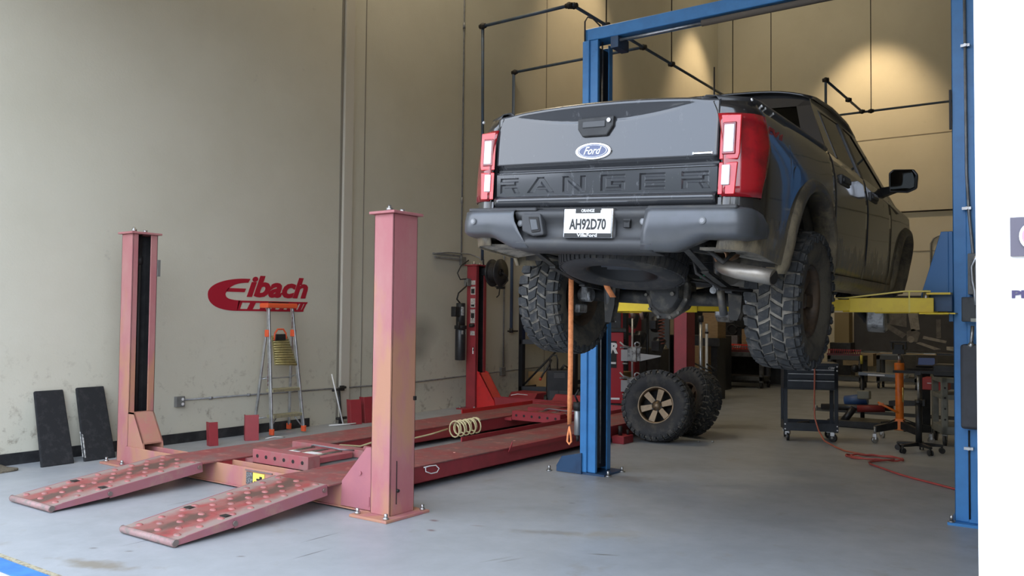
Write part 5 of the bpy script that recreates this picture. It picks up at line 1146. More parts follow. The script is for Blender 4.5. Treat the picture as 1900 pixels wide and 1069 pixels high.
# post stickers
p=P()
for z0,z1 in ((2.02,2.09),(1.86,1.99),(1.65,1.80),(1.40,1.62),(1.20,1.27)): p.box(-8.44,-8.345,10.796,10.799,z0,z1)
sk=p.out('warning_stickers',M('sticker_pale',(.6,.56,.5),.5,c2=(.3,.27,.25),ns=50),p2_)
p=P(); p.box(-8.425,-8.36,10.793,10.797,1.88,1.955); p.cyl((-8.39,10.792,1.93),(-8.39,10.797,1.93),.02); p.box(-8.425,-8.36,10.793,10.797,1.67,1.70); p.box(-8.425,-8.36,10.793,10.797,1.48,1.56); p.out('sticker_pictogram',jointM,sk)
t=thing('hose_reel','black hose reel mounted on top of the rear left red post','hose reel',(-8.2,11.15,2.0))
mr=mrot((-8.10,11.05,2.22),rz=R(4))
p=P(); 
for o in (-.10,.06): p.lathe([(.06,o),(.215,o),(.225,o+.01),(.225,o+.025),(.06,o+.02)],36,mr@Matrix.Rotation(0,4,'X'),axis='X')
p.out('reel_flange',blkpM,t)
p=P()
for k in range(6): p.lathe([(.15,-.085+.025*k),(.168,-.0725+.025*k),(.15,-.06+.025*k)],30,mr,axis='X')
p.lathe([(.05,-.1),(.05,.1)],20,mr,axis='X'); p.out('wound_hose',jointM,t)
p=P(); p.tube([mr@Vector((.10,.0,0)),mr@Vector((.12,.13,-.05)),mr@Vector((.12,.15,-.12)),mr@Vector((.10,.05,-.2)),mr@Vector((.0,-.05,-.23))],.011); p.cyl(mr@Vector((-.02,.02,-.24)),mr@Vector((.10,.10,-.24)),.022); p.tube([mr@Vector((.03,.05,-.24)),mr@Vector((.02,.04,-.36)),mr@Vector((.0,.0,-.40))],.010); p.out('hose_end',jointM,t)
p=P(); p.box(-8.37,-8.20,10.98,11.04,2.18,2.30); p.cyl((-8.3,10.95,2.35),(-8.3,10.95,2.44),.012); p.out('mounting_bracket',blkpM,t)
# ---------------------------------------------------------------- shelving rack beyond the hose reel
t=thing('storage_rack','black steel storage rack against the left wall behind the lift','rack',(-8.2,13.4,0))
rk=M('rack_black',(.012,.014,.018),.4)
for x,y in ((-8.62,12.55),(-7.75,12.95),(-8.62,14.9),(-7.75,14.9)):
    p=P(); p.box(x-.04,x+.04,y-.05,y+.05,0,2.15); p.out('upright',rk,t,bev=.003)
for z in (.18,1.02):
    p=P(); p.hexa([Vector((-8.60,12.5,z)),Vector((-8.6,12.56,z)),Vector((-7.75,12.98,z)),Vector((-7.75,12.92,z))],[v+Vector((0,0,.08)) for v in (Vector((-8.60,12.5,z)),Vector((-8.6,12.56,z)),Vector((-7.75,12.98,z)),Vector((-7.75,12.92,z)))]); p.box(-8.62,-7.75,14.88,14.94,z,z+.08); p.box(-8.64,-8.60,12.5,14.9,z,z+.08); p.box(-7.77,-7.73,12.9,14.9,z,z+.08); p.box(-8.62,-7.75,12.95,14.9,z+.03,z+.05) if z>1 else None; p.out('beam',rk,t)
p=P(); p.tube([(-8.60,12.53,.25),(-8.0,12.82,.95)],.018,n=4); p.out('diagonal_brace',rk,t)
p=P(); p.ext([(-8.5,1.10),(-8.0,1.10),(-7.97,1.32),(-8.53,1.32)],'Y',12.75,13.2); p.out('storage_bin',M('bin_blue',(.02,.06,.42),.4),None,'blue plastic bin on the rack behind the rear left tire','bin',bev=.01)
p=P(); p.box(-8.78,-8.34,13.0,13.03,.0,.50); p.out('cardboard_sheet',M('tan_card',(.48,.30,.13),.8,c2=(.42,.25,.10),ns=3),None,'flat sheet of tan cardboard standing behind the black welder','cardboard')
p=P(); p.box(-7.15,-6.75,12.8,13.2,.0,.58); p.out('cardboard_box',cardM,None,'brown cardboard box on the floor between welder and blue column','cardboard box',bev=.004)
p=P(); p.ext([(11.85,.0),(12.45,.0),(12.45,.20),(12.05,.20)],'X',-8.5,-7.95); p.out('red_steel_ramp',redM,None,'dark red steel ramp piece lying behind the rear left post','ramp',bev=.005)
# welder cart
t=thing('welding_machine','black wheeled welding machine with louvres standing behind the lift','welder',(-7.65,12.1,0))
m=mrot((-7.60,12.15,0),rz=R(35))
p=P(); p.box(-.19,.19,-.28,.28,.08,.62,m); bd=p.out('cabinet',M('welder_black',(.025,.028,.032),.4,c2=(.035,.038,.042),ns=5),t,bev=.012,seg=2)
p=P()
for i in range(6): p.box(-.08,.10,-.286,-.28,.50+.014*i,.507+.014*i,m)
for i in range(9):
    for x0,x1 in ((-.15,-.01),(.01,.15)): p.box(x0,x1,-.286,-.28,.13+.018*i,.139+.018*i,m)
p.out('louvre',M('louvre_grey',(.10,.105,.11),.4),bd)
for x in(-.21,.21):
    p=P(); p.lathe([(0,-.02),(.04,-.02),(.05,-.028),(.10,-.028),(.105,0),(.10,.028),(.05,.028),(.04,.02),(0,.02)],28,m@Matrix.Translation((x,-.20,.105)),axis='X'); wv=p.out('wheel',blackM,t)
    p=P(); p.lathe([(.045,-.031),(.07,-.031),(.07,.031),(.045,.031)],24,m@Matrix.Translation((x,-.20,.105)),axis='X'); p.out('wheel_ring',M('ring_grey',(.2,.2,.2),.4),wv)
p=P(); p.box(-.16,-.10,.22,.26,0,.10,m); p.box(.10,.16,.22,.26,0,.10,m); p.out('foot',blackM,t)
p=P(); p.tube([m@Vector(v) for v in ((-.14,-.22,.60),(-.15,-.24,.80),(-.12,-.24,.87),(-.04,-.24,.87),(-.02,-.24,.80),(-.02,-.22,.62))],.013); p.tube([m@Vector(v) for v in ((-.12,-.25,.80),(-.18,-.28,.68),(-.22,-.28,.62),(-.26,-.28,.56),(-.30,-.28,.48))],.016); p.tube([m@Vector(v) for v in ((.05,-.1,.62),(.1,-.15,.70),(.16,-.12,.66),(.1,-.05,.70),(.05,-.1,.64))],.018); p.out('torch_cable',blackM,t)
p=P(); p.cyl(m@Vector((-.30,-.28,.50)),m@Vector((-.31,-.28,.455)),.022); p.out('cable_plug',M('plug_red',(.5,.03,.02),.4),t)
# spray can holder on the left blue column
t=thing('lubricator_canister','dull metal air lubricator canister fixed on the left blue column','canister',(-4.20,7.13,.33))
p=P(); p.cyl((-4.21,7.10,.36),(-4.21,7.10,.60),.035,n=18); p.out('bowl',M('dull_alu',(.35,.36,.36),.4,.7),t,bev=.005)
p=P(); p.cyl((-4.21,7.10,.60),(-4.21,7.10,.68),.045,n=14); p.cyl((-4.21,7.10,.30),(-4.21,7.10,.36),.016); p.cbox((-4.18,7.10,.64),(.08,.05,.06)); p.tube([(-4.21,7.1,.68),(-4.23,7.08,.74),(-4.20,7.1,.80)],.01); p.out('head',jointM,t)
# ---------------------------------------------------------------- red alignment machine with wheel clamps
t=thing('wheel_alignment_cabinet','red and black wheel alignment cabinet between the blue column and wheels','alignment machine',(-6.35,12.1,0))
m=mrot((-6.33,11.8,0),rz=R(30))
p=P(); p.box(-.38,.14,0,.55,.16,1.28,m); cb3=p.out('cabinet',M('cabinet_red',(.38,.02,.03),.35),t,bev=.012,seg=2)
p=P(); p.box(-.25,.03,-.012,.0,.72,1.14,m); pn=p.out('front_panel',jointM,cb3)
p=P(); p.text('R',.22,m@mrot((-.02,-.018,1.02),rx=R(90)),depth=.003,bold=.01,shear=.2); p.box(-.10,.02,-.02,-.012,.78,.81,m); p.out('panel_mark',whiteM,pn)
p=P(); p.box(-.10,.08,-.008,0,.22,.25,m); p.out('panel_mark',whiteM,cb3)
p=P(); p.box(-.42,.18,-.02,.57,1.28,1.34,m); p.box(-.40,.10,.1,.5,1.34,1.62,m); p.out('dark_top',blackM,t,bev=.006)
p=P(); p.box(-.05,.02,.09,.1,1.44,1.455,m); p.box(-.05,.02,.09,.1,1.54,1.555,m); p.out('drawer_pull',aluM,t)
p=P(); p.box(-.34,.10,.05,.5,.08,.16,m); p.box(-.3,.05,-.05,.05,.06,.12,m); p.out('plinth',blackM,t)
for x,y in ((-.30,.08),(.08,.08),(-.30,.48),(.08,.48)):
    p=P(); c=m@Vector((x,y,.04)); p.cyl(c+Vector((-.012,0,0)),c+Vector((.012,0,0)),.04,n=16); p.out('caster',blackM,t)
p=P(); p.tube([m@Vector(v) for v in ((.28,.1,.1),(.28,.1,1.5))],.017); p.tube([m@Vector(v) for v in ((.14,.1,.12),(.42,.1,.12))],.016); p.out('clamp_stand',aluM,t)
clm=M('clamp_silver',(.40,.41,.41),.4,.6,c2=(.12,.12,.12),ns=16)
for z,lab in ((.93,'silver wheel alignment clamp with white pointer, upper of two by the red cabinet'),(.45,'silver wheel alignment clamp, lower of two behind leaning wheel')):
    c=m@Vector((.30,.02,z)); t2=thing('wheel_clamp',lab,'wheel clamp',tuple(c),group='wheel alignment clamps')
    mm=Matrix.Translation(c)@Euler((0,0,R(30))).to_matrix().to_4x4()
    p=P(); p.cbox(mm@Vector((0,-.03,0)),(.10,.05,.22)); p.box(-.22,.12,-.04,-.02,.10,.125,mm); p.box(-.10,.10,-.05,-.03,-.10,.10,mm); p.lathe([(.03,-.015),(.05,-.015),(.05,.015),(.03,.015),(.03,-.015)],18,mm@Matrix.Translation((.05,-.05,.16))@Matrix.Rotation(R(90),4,'Z'),axis='X'); p.out('clamp_body',clm,t2,bev=.004)
    p=P(); p.box(-.20,-.10,-.05,-.02,-.10,.08,mm); p.tube([mm@Vector(v) for v in ((-.22,-.05,.20),(-.16,-.05,.14),(-.08,-.05,.12))],.014); p.cyl(mm@Vector((-.18,-.06,-.14)),mm@Vector((-.10,-.06,-.14)),.012); p.out('claw',M('claw_pale',(.42,.42,.42),.4,.5),t2)
    p=P(); p.hexa([mm@Vector(v) for v in ((.10,-.04,-.10),(.10,-.04,.02),(.42,-.04,-.01),(.42,-.04,-.025))],[mm@Vector(v) for v in ((.10,-.03,-.10),(.10,-.03,.02),(.42,-.03,-.01),(.42,-.03,-.025))]); p.out('pointer_plate',M('pointer_grey',(.5,.5,.5),.4,.3),t2)
# dark tools on stand above
t=thing('suspension_tool_stand','tall black stand holding dark tools and coils beside the red cabinet','tool stand',(-6.2,12.8,0))
p=P(); p.cyl((-6.3,12.9,0),(-6.3,12.9,1.75),.025); p.box(-6.55,-5.95,12.7,13.1,0,.05); p.out('pole',blackM,t)
for i,(x,z,r_) in enumerate(((-6.5,1.45,.10),(-6.3,1.62,.09),(-6.1,1.40,.12),(-6.4,1.15,.13),(-6.05,1.05,.14))):
    p=P(); p.cyl((x,12.75,z-.1),(x,12.85,z+.1),r_*.6,r_*.8,n=12); p.cbox((x,12.7,z),(r_,.06,r_*1.2)); p.out('hung_tool',blkpM,t,bev=.005)
p=P(); p.tube(helix((-6,12.8,1.05),(0,0,1),.05,10,.055),.010,n=6); p.out('red_coil_spring',M('rust_coil',(.18,.05,.03),.6),t)
p=P(); p.cyl((-6.47,12.7,1.5),(-6.45,12.6,1.62),.03); p.cyl((-6.3,12.7,1.5),(-6.28,12.6,1.62),.03); p.out('pale_tip',M('tip_pink',(.5,.35,.32),.5),t)
p=P(); p.box(-6.76,-6.36,13.5,13.9,.0,.98); p.out('black_drum_cabinet',blkpM,None,'black cabinet behind the leaning wheels left of the red post','cabinet',bev=.02)
p=P(); p.ext([(-6.46,.98),(-6.27,.98),(-6.27,1.02),(-6.44,1.14)],'Y',13.52,13.6); p.out('paper_sack',M('paper',(.42,.38,.28),.8),None,'pale folded paper sack on the black cabinet','sack')
# far red column
t=thing('far_lift_column','dark red lift column far behind the blue column, seen under the axle','lift column',(-8.2,16,0))
p=P(); p.box(-8.4,-8.05,15.9,16.2,0,1.9); p.out('column_shaft',M('far_red',(.25,.02,.03),.45),t,bev=.01)
p=P(); p.box(-8.42,-8.03,15.87,15.9,1.15,1.20); p.out('column_band',blackM,t)
p=P(); p.box(-8.6,-7.6,16.6,16.65,0,2.4); p.out('grey_board',M('board_grey',(.10,.11,.12),.7),None,'dark grey board standing behind the far red column','board')
p=P(); p.box(-8.7,-6.6,17.0,17.6,0,1.15); p.out('black_workbench',blackM,None,'black workbench unit behind the far red column','workbench',bev=.01)
# ---------------------------------------------------------------- leaning wheels
def wheel(c,nrm,label,spin=0,dirty=False):
    t=thing('off_road_wheel',label,'wheel',(c[0],c[1],0),group='wheels taken off the truck')
    nrm=Vector(nrm).normalized(); rot=nrm.to_track_quat('X','Z').to_matrix().to_4x4()
    m=Matrix.Translation(c)@rot@Matrix.Rotation(spin,4,'X')
    p=P(); tire_mesh(p,.44,.30,m,n=34); tt=p.out('tire',[rubM,mudM,sidewM],t)
    p=P(); rim_mesh(p,m,s=1,face=.05); rr=p.out('wheel_rim',bronzeM if not dirty else bronzeD,tt)
    p=P(); nuts(p,m,1,.06); p.lathe([(.0,-.06),(.16,-.06),(.20,-.02)],30,m,axis='X'); p.out('hub_bores',jointM,tt)
    return t
wheel((-4.50,9.52,.425),(.10,-.93,.22),'muddy off-road wheel with bronze six spoke rim leaning on another wheel',.28)
wheel((-4.42,10.32,.43),(-.42,-.80,.30),'muddy off-road wheel behind the bronze rimmed one, mostly showing its tread',0,True)
p=P(); p.box(-4.32,-4.16,9.82,9.83,.42,.445); p.out('balance_weight',whiteM,None,'small white strip stuck between the two leaning wheels','wheel weight')
for x,y in ((-4.07,9.75),(-3.93,9.85)):
    p=P(); p.cyl((x,y,0),(x,y,.02),.014,n=10); p.out('lug_nut',steelM,None,'loose lug nut on the floor, nearer the bronze rimmed wheel' if x<-4 else 'loose lug nut on the floor, farther right under the back wheel','nut','loose lug nuts by the leaning wheels' )
# turn plate near wheels
t=thing('turn_plate','red steel turn plate block with bolt on the runway end by the leaning wheel','turn plate',(-5.2,10.2,0))
p=P(); p.box(-4.86,-4.70,9.0,9.25,.0,.09); p.out('plate',redM,t,bev=.004)
p=P(); p.cyl((-4.8,9.1,.09),(-4.8,9.1,.20),.025); p.cyl((-4.75,9.2,.09),(-4.75,9.2,.15),.016); p.out('bolt',jointM,t)
# ---------------------------------------------------------------- two drawer tool cart
def frame_cart():
    t=thing('tool_cart','dark grey service cart with three drawers and an orange hose hanging over it','tool cart',(-2.95,10.85,0))
    m=mrot((-3.28,10.54,0),rz=math.atan2(.24,.58))
    W=.64;D=.42
    cm=M('cart_slate',(.030,.036,.046),.4,c2=(.04,.047,.058),ns=5)
    for x in(0,W-.045):
        for y in(0,D-.045):
            p=P(); p.box(x,x+.045,y,y+.045,.12,.97,m); p.out('corner_post',cm,t,bev=.004)
    p=P(); p.box(.0,W,0,D,.64,.93,m); p.box(-.005,W+.005,-.01,D+.01,.93,.97,m); ch=p.out('drawer_chest',cm,t,bev=.004)
    for z0,z1 in ((.845,.885),(.775,.835),(.66,.765)):
        p=P(); p.box(.045,W-.045,-.014,.0,z0,z1,m); d=p.out('drawer',cm,ch,bev=.003)
    for z in (.852,.80,.715):
        p=P(); p.box(.05,W-.05,-.024,-.010,z+ .03,z+.040,m); p.out('drawer_pull',aluM,ch)
    p=P(); p.box(.0,W,0,D,.13,.15,m); p.box(0,W,-.004,.01,.13,.23,m); p.box(0,W,D-.01,D,.13,.23,m); p.box(0,.01,0,D,.13,.23,m); p.box(W-.01,W,0,D,.13,.23,m); sh=p.out('lower_tray',cm,t,bev=.003)
    p=P(); p.text('MCS',.038,m@mrot((.12,-.012,.912),rx=R(90)),depth=.002,shear=.3,bold=.001); p.text('CSM',.038,m@mrot((.56,-.012,.912),rx=R(90)),depth=.002,shear=.4,bold=.001); p.cyl(m@Vector((.34,-.02,.905)),m@Vector((.34,0,.905)),.015); p.out('cart_badge',M('badge_silver',(.55,.55,.55),.4),ch)
    p=P()
    for x,z in ((.015,.93),(.015,.21),(.015,.15),(W-.015,.93),(W-.015,.88),(W-.015,.20),(W-.015,.15)): p.cyl(m@Vector((x,-.012,z)),m@Vector((x,0,z)),.009,n=8)
    p.out('corner_bolt',whiteM,t)
    for x,y in ((.05,.03),(W-.06,.03),(.05,D-.05),(W-.06,D-.05)):
        p=P(); c=m@Vector((x,y,.055)); a=Euler((0,0,R(20 if x<.3 else 70))).to_matrix()@Vector((1,0,0)); p.cyl(c-a*.016,c+a*.016,.052,n=20); k=p.out('caster_wheel',blackM,t)
        p=P(); p.cbox(c+Vector((0,0,.045)),(.05,.05,.045)); p.cyl(c-a*.024,c+a*.024,.016); p.out('caster_fork',steelM,k)
    # things in the lower tray and hose
    t2=thing('impact_wrench','small silver and black impact wrench lying in the cart tray','wrench',(-3.1,10.72,.16))
    p=P(); p.cyl(m@Vector((.18,.15,.19)),m@Vector((.32,.15,.21)),.035); p.cyl(m@Vector((.10,.15,.18)),m@Vector((.18,.15,.19)),.014); p.out('body',blackM,t2,bev=.005)
    p=P(); p.cyl(m@Vector((.26,.15,.20)),m@Vector((.42,.17,.165)),.02); p.out('grip',steelM,t2)
    return m
mc=frame_cart()
# floor machine with blue motor seen through the cart
t=thing('alignment_head_stand','low black and red machine with blue motor on floor behind the tool cart','machine',(-2.95,12.6,0))
p=P(); p.box(-3.25,-2.5,12.4,12.9,.0,.10); p.out('base',blackM,t,bev=.01)
p=P(); p.cyl((-3.05,12.6,.35),(-2.75,12.6,.40),.08); p.out('motor',M('motor_blue',(.03,.08,.22),.4),t,bev=.006)
p=P(); p.cbox((-2.78,12.55,.46),(.16,.12,.12)); p.out('gearbox',M('gearbox_grey',(.22,.22,.18),.5),t,bev=.01)
p=P(); p.cyl((-3.35,12.5,.26),(-2.4,12.55,.30),.045); p.tube([(-2.9,12.5,.28),(-3.0,12.5,.14),(-3.05,12.5,.08)],.05); p.out('arm_tube',blkpM,t)
p=P(); p.cyl((-2.85,12.45,.27),(-2.5,12.5,.29),.05); p.out('red_sleeve',M('sleeve_red',(.22,.02,.02),.5),t)
p=P(); p.cyl((-3.45,12.5,.20),(-3.42,12.5,.28),.025); p.out('silver_tip',steelM,t)
p=P(); p.ext([(-2.45,.33),(-2.0,.36),(-2.0,.44),(-2.1,.42),(-2.3,.42),(-2.45,.40)],'Y',12.5,12.6); p.out('pawl',blkpM,t)
p=P(); p.box(-4.0,3.0,14.4,14.55,.0,.035); p.box(-4.0,3.0,14.43,14.47,.035,.05); p.out('floor_rail',M('floor_rail_dark',(.05,.05,.045),.6),None,'long dark cable cover strip across the floor behind orange jack','floor strip')
# hose down over the cart and across the floor
p=P(); 
hp=[m_ for m_ in ()]
def hq(x,y,z): return mc@Vector((x,y,z))
p.tube([hq(.36,.2,.985),hq(.36,-.0,.985),hq(.36,-.03,.96),hq(.36,-.035,.8),hq(.355,-.035,.5),hq(.36,-.04,.30),hq(.40,-.08,.15),(-2.76,10.42,.06),(-2.62,10.35,.012),(-2.45,10.1,.012),(-2.2,9.95,.014)],.010); p.out('air_hose',ohoseM,None,'orange red air hose hanging down the front of the tool cart','hose')
p=P(); pts=[(-2.2,9.95,.012)]
for i in range(46):
    a=i/45*2*math.pi*1.75+.8; k=i/45
    pts.append((-2.08+.30*math.cos(a)*(1-.15*k)+.05*k,9.78+.16*math.sin(a)*(1+.2*math.sin(a*2)),.012+.006*(i%3==0)+.010*k))
pts+=[(-2.05,9.45,.012),(-1.85,9.15,.012),(-1.6,8.85,.012),(-1.3,8.6,.012),(-1.0,8.35,.012),(-.6,8.1,.012)]
def smooth(pts,n=4):
    o=[]; q=[Vector(v) for v in pts]
    for i in range(len(q)-1):
        a=q[max(0,i-1)];b=q[i];c=q[i+1];d=q[min(len(q)-1,i+2)]
        for k in range(n):
            t=k/n; o.append(.5*((2*b)+(c-a)*t+(2*a-5*b+4*c-d)*t*t+(3*b-a-3*c+d)*t**3))
    o.append(q[-1]); return o
p.tube(smooth(pts,3),.010,n=6); p.out('air_hose',hoseM,None,'red air hose coiled loosely on the floor running to the right column','hose')
# ---------------------------------------------------------------- orange transmission jack
t=thing('transmission_jack','orange upright transmission jack on a black cross base with casters','transmission jack',(-2.07,11.4,0))
c=Vector((-2.10,11.35,0))
p=P(); p.cyl(c+Vector((0,0,.17)),c+Vector((0,0,.95)),.048,n=20); p.cyl(c+Vector((0,0,.88)),c+Vector((0,0,.98)),.058,n=20); p.cbox(c+Vector((0,0,.22)),(.11,.11,.14)); p.out('cylinder',orangeM,t,bev=.004)
p=P(); p.cyl(c+Vector((0,0,.98)),c+Vector((0,0,1.10)),.018); p.out('piston_rod',steelM,t)
p=P(); p.cyl(c+Vector((.045,-.03,.5)),c+Vector((.045,-.03,.68)),.010); p.out('side_tube',M('brass_tube',(.55,.42,.15),.4,.7),t)
p=P(); p.cbox(c+Vector((0,0,1.12)),(.14,.12,.06)); p.cbox(c+Vector((0,0,1.17)),(.10,.10,.08)); p.cbox(c+Vector((0,0,1.24)),(.20,.14,.02)); p.cbox(c+Vector((-.08,0,1.2)),(.02,.1,.1)); p.cbox(c+Vector((.08,0,1.2)),(.02,.1,.1)); p.out('saddle',blackM,t,bev=.004)
p=P(); p.cyl(c+Vector((0,-.04,.36)),c+Vector((-.24,-.06,.48)),.014); p.cbox(c+Vector((-.20,-.06,.46)),(.06,.03,.03)); p.out('pump_pedal',orangeM,t)
for a in (195,-10,100,-80):
    d=Euler((0,0,R(a+35))).to_matrix()@Vector((1,0,0)); n_=Vector((-d.y,d.x,0))*.025
    p=P(); A=[c+Vector((0,0,.17)),c+Vector((0,0,.27)),c+d*.36+Vector((0,0,.21)),c+d*.36+Vector((0,0,.13))]; p.hexa([v-n_ for v in A],[v+n_ for v in A]); p.cyl(c+d*.30+Vector((0,0,.2)),c+Vector((0,0,.3)),.008,n=6); l=p.out('base_leg',blackM,t,bev=.004)
    p=P(); q=c+d*.36; p.cyl(q+Vector((0,0,.10)),q+Vector((0,0,.20)),.014); p.cbox(q+Vector((0,0,.08)),(.04,.04,.07)); p.cyl(q+n_*.6+Vector((0,0,.04)),q-n_*.6+Vector((0,0,.04)),.04,n=16); p.out('caster',steelM,l)
# ---------------------------------------------------------------- black rolling stand with arm
t=thing('roller_stand','black rolling stand with telescopic pole and long arm on small casters','rolling stand',(-1.76,10.6,0))
c=Vector((-1.76,10.6,0))
p=P(); p.cyl(c+Vector((0,0,.08)),c+Vector((0,0,.58)),.034,n=16); p.cyl(c+Vector((0,0,.55)),c+Vector((0,0,.60)),.042,n=16); p.out('lower_pole',blackM,t)
p=P(); p.cyl(c+Vector((0,0,.58)),c+Vector((0,0,.90)),.016,n=12); p.out('inner_pole',steelM,t)
p=P(); p.hexa([c+Vector(v) for v in ((-.26,-.06,.90),(-.26,-.04,.90),(-.26,-.04,.93),(-.26,-.06,.93))],[c+Vector(v) for v in ((.40,.06,.90),(.40,.09,.90),(.40,.09,.935),(.40,.06,.935))]); p.cbox(c+Vector((0,0,.905)),(.06,.06,.04)); p.out('arm',blackM,t)
for a in (20,92,164,236,308):
    d=Euler((0,0,R(a))).to_matrix()@Vector((1,0,0)); n_=Vector((-d.y,d.x,0))*.02
    p=P(); A=[c+Vector((0,0,.075)),c+Vector((0,0,.12)),c+d*.25+Vector((0,0,.10)),c+d*.25+Vector((0,0,.075))]; p.hexa([v-n_ for v in A],[v+n_ for v in A]); l=p.out('base_leg',blackM,t,bev=.003)
    p=P(); q=c+d*.24
    for s in(-1,1): p.cyl(q+n_*s*.5+Vector((0,0,.032)),q+n_*s*1.1+Vector((0,0,.032)),.032,n=16)
    p.cyl(q+Vector((0,0,.03)),q+Vector((0,0,.08)),.012); p.out('caster',blkpM,l)
# ---------------------------------------------------------------- console with tablet, red box, grey trolley
t=thing('computer_console','black console with a tilted tablet screen behind the rolling stand','console',(-1.95,12.7,0))
m=mrot((-1.95,12.5,0),rz=R(20))
p=P(); p.ext([(.0,.80),(.42,.80),(.42,1.03),(.32,1.03),(.0,.86)],'X',-.27,.42,m); cs=p.out('console_body',blackM,t,bev=.006)
p=P(); p.hexa([m@Vector(v) for v in ((-.15,.04,.885),(.12,.04,.885),(.17,.28,1.015),(-.10,.28,1.015))],[m@Vector(v) for v in ((-.15,.03,.895),(.12,.03,.895),(.17,.27,1.025),(-.10,.27,1.025))]); sc=p.out('tablet',M('tablet_black',(.02,.02,.025),.3),cs)
p=P(); p.hexa([m@Vector(v) for v in ((-.12,.06,.908),(.09,.06,.908),(.12,.22,.995),(-.08,.22,.995))],[m@Vector(v) for v in ((-.12,.058,.912),(.09,.058,.912),(.12,.218,.999),(-.08,.218,.999))]); p.out('tablet_screen',M('screen_glow',(.03,.045,.10),.2,emit=.5),sc)
p=P(); p.box(.0,.14,.30,.33,1.045,1.055,m); p.out('top_strip',whiteM,cs)
p=P(); p.box(-.05,.05,.15,.35,.0,.80,m); p.box(-.3,.3,.05,.5,.0,.06,m); p.out('pedestal',blackM,t)
p=P(); p.box(-1.98,-1.68,12.2,12.5,.60,.76); t2=p.out('red_parts_case',M('case_red',(.42,.05,.05),.5),None,'red case with small white lettering on the grey trolley below console','case',bev=.008)
p=P(); p.box(-1.92,-1.84,12.192,12.2,.685,.695); p.out('case_lettering',whiteM,t2)
t=thing('grey_trolley','beige grey plastic utility trolley partly hidden by the right blue column','trolley',(-1.35,11.6,0))
pt=M('trolley_grey',(.22,.22,.19),.6,c2=(.17,.17,.15),ns=8)
m=mrot((-1.62,11.3,0),rz=R(20))
for x in(0,.85):
    for y in(0,.5):
        p=P(); p.box(x,x+.07,y,y+.07,.14,.82,m); po=p.out('corner_post',pt,t,bev=.006)
        if x==0 and y==0:
            p=P(); 
            for z in (.32,.45,.58,.70): p.cyl(m@Vector((.035,-.004,z)),m@Vector((.035,.004,z)),.012)
            p.out('post_hole',jointM,po)
for z in (.14,.56,.76):
    p=P(); p.box(0,.92,0,.57,z,z+.10 if z<.2 else z+.06,m); p.out('shelf',pt,t,bev=.006)
for x,y in ((.04,.04),(.88,.04),(.04,.53),(.88,.53)):
    p=P(); c=m@Vector((x,y,.065)); p.cyl(c+Vector((-.018,0,0)),c+Vector((.018,0,0)),.062,n=20); k=p.out('caster_wheel',blackM,t)
    p=P(); p.cbox(c+Vector((0,0,.05)),(.055,.04,.07)); p.out('caster_fork',pt,k)
p=P(); p.box(-1.75,-1.2,11.5,11.9,.82,.97); p.out('black_tool_case',blackM,None,'black tool case lying on top of the grey trolley','case',bev=.015)
# ---------------------------------------------------------------- back of the shop
def cart2(x,y,w,d,h,label,rz=0,mat=dgreyM,tools=None,red=False):
    t=thing('utility_cart',label,'cart',(x,y,0),group='dark plastic utility carts along the back')
    m=mrot((x,y,0),rz=rz)
    for a in(-w/2,w/2-.08):
        for b in(0,d-.08):
            p=P(); p.box(a,a+.08,b,b+.08,.12,h,m); p.out('corner_post',mat,t,bev=.008)
            p=P(); c=m@Vector((a+.04,b+.04,.06)); p.cyl(c+Vector((-.02,0,0)),c+Vector((.02,0,0)),.06,n=12); p.out('caster',blackM,t)
    for z in (.16,h-.10):
        p=P(); p.box(-w/2,w/2,0,d,z,z+.10,m); p.out('shelf',mat,t,bev=.008)
    return t
def tool_row(x0,x1,y,z,n,label,mat,rackmat,h=.13,rz=0):
    t=thing('wrench_rack',label,'tool rack',((x0+x1)/2,y,z))
    p=P(); p.box(x0-.03,x1+.03,y-.04,y+.05,z,z+.04); p.out('rack_tray',rackmat,t)
    p0_=P(); p0_.cyl((x0,y,z+.04),(x0+.01,y-.01,z+h),.010,n=6); p0_.cyl((x0+.01,y-.012,z+h-.01),(x0+.01,y+.008,z+h-.01),.020,n=8)
    o=p0_.out('wrench',mat,t)
    for i in range(1,n):
        c=o.copy(); COL.objects.link(c); c.parent=t; c.location=((x1-x0)*i/(n-1),0,0); c.scale=(1,1,1)
    return t
cart2(-6.58,18.1,.98,.55,.78,'dark grey utility cart with wrench rack left of the muddy right tire')
tool_row(-6.98,-6.2,18.2,.78,16,'row of dull steel wrenches standing on the cart below the red case',M('dull_tool',(.20,.20,.20),.45,.6),M('rack_maroon',(.10,.015,.02),.5))
cart2(-4.75,19.6,.75,.5,.72,'dark grey utility cart with red plier rack right of the muddy tire',mat=M('cart_grey2',(.06,.063,.06),.6))
tool_row(-5.12,-4.45,19.7,.72,15,'row of red handled pliers standing on a cart under the banner',M('plier_red',(.30,.02,.03),.5),M('rack_maroon2',(.12,.02,.03),.5))
cart2(-3.75,20.0,.85,.55,.74,'dark grey utility cart with hoops on its shelf behind the orange jack',mat=M('cart_grey3',(.07,.073,.07),.6))
for i in range(3):
    p=P(); p.tube([(-3.98+.22*i,20.05,.26+0),(-3.93+.22*i,20.05,.34),(-3.86+.22*i,20.05,.35),(-3.80+.22*i,20.05,.27)],.012); p.out('pale_hoop',M('hoop_pale',(.35,.34,.3),.5),None,['left pale hoop on the cart shelf behind orange jack','middle pale hoop on the cart shelf behind orange jack','right pale hoop on the cart shelf behind orange jack'][i],'hoop','hoops on the cart shelf')
p=P(); p.box(-4.1,-3.4,20.02,20.3,.74,.77); p.out('work_light_bar',M('bar_grey',(.2,.2,.19),.5),None,'flat grey bar on the cart behind orange jack','bar')
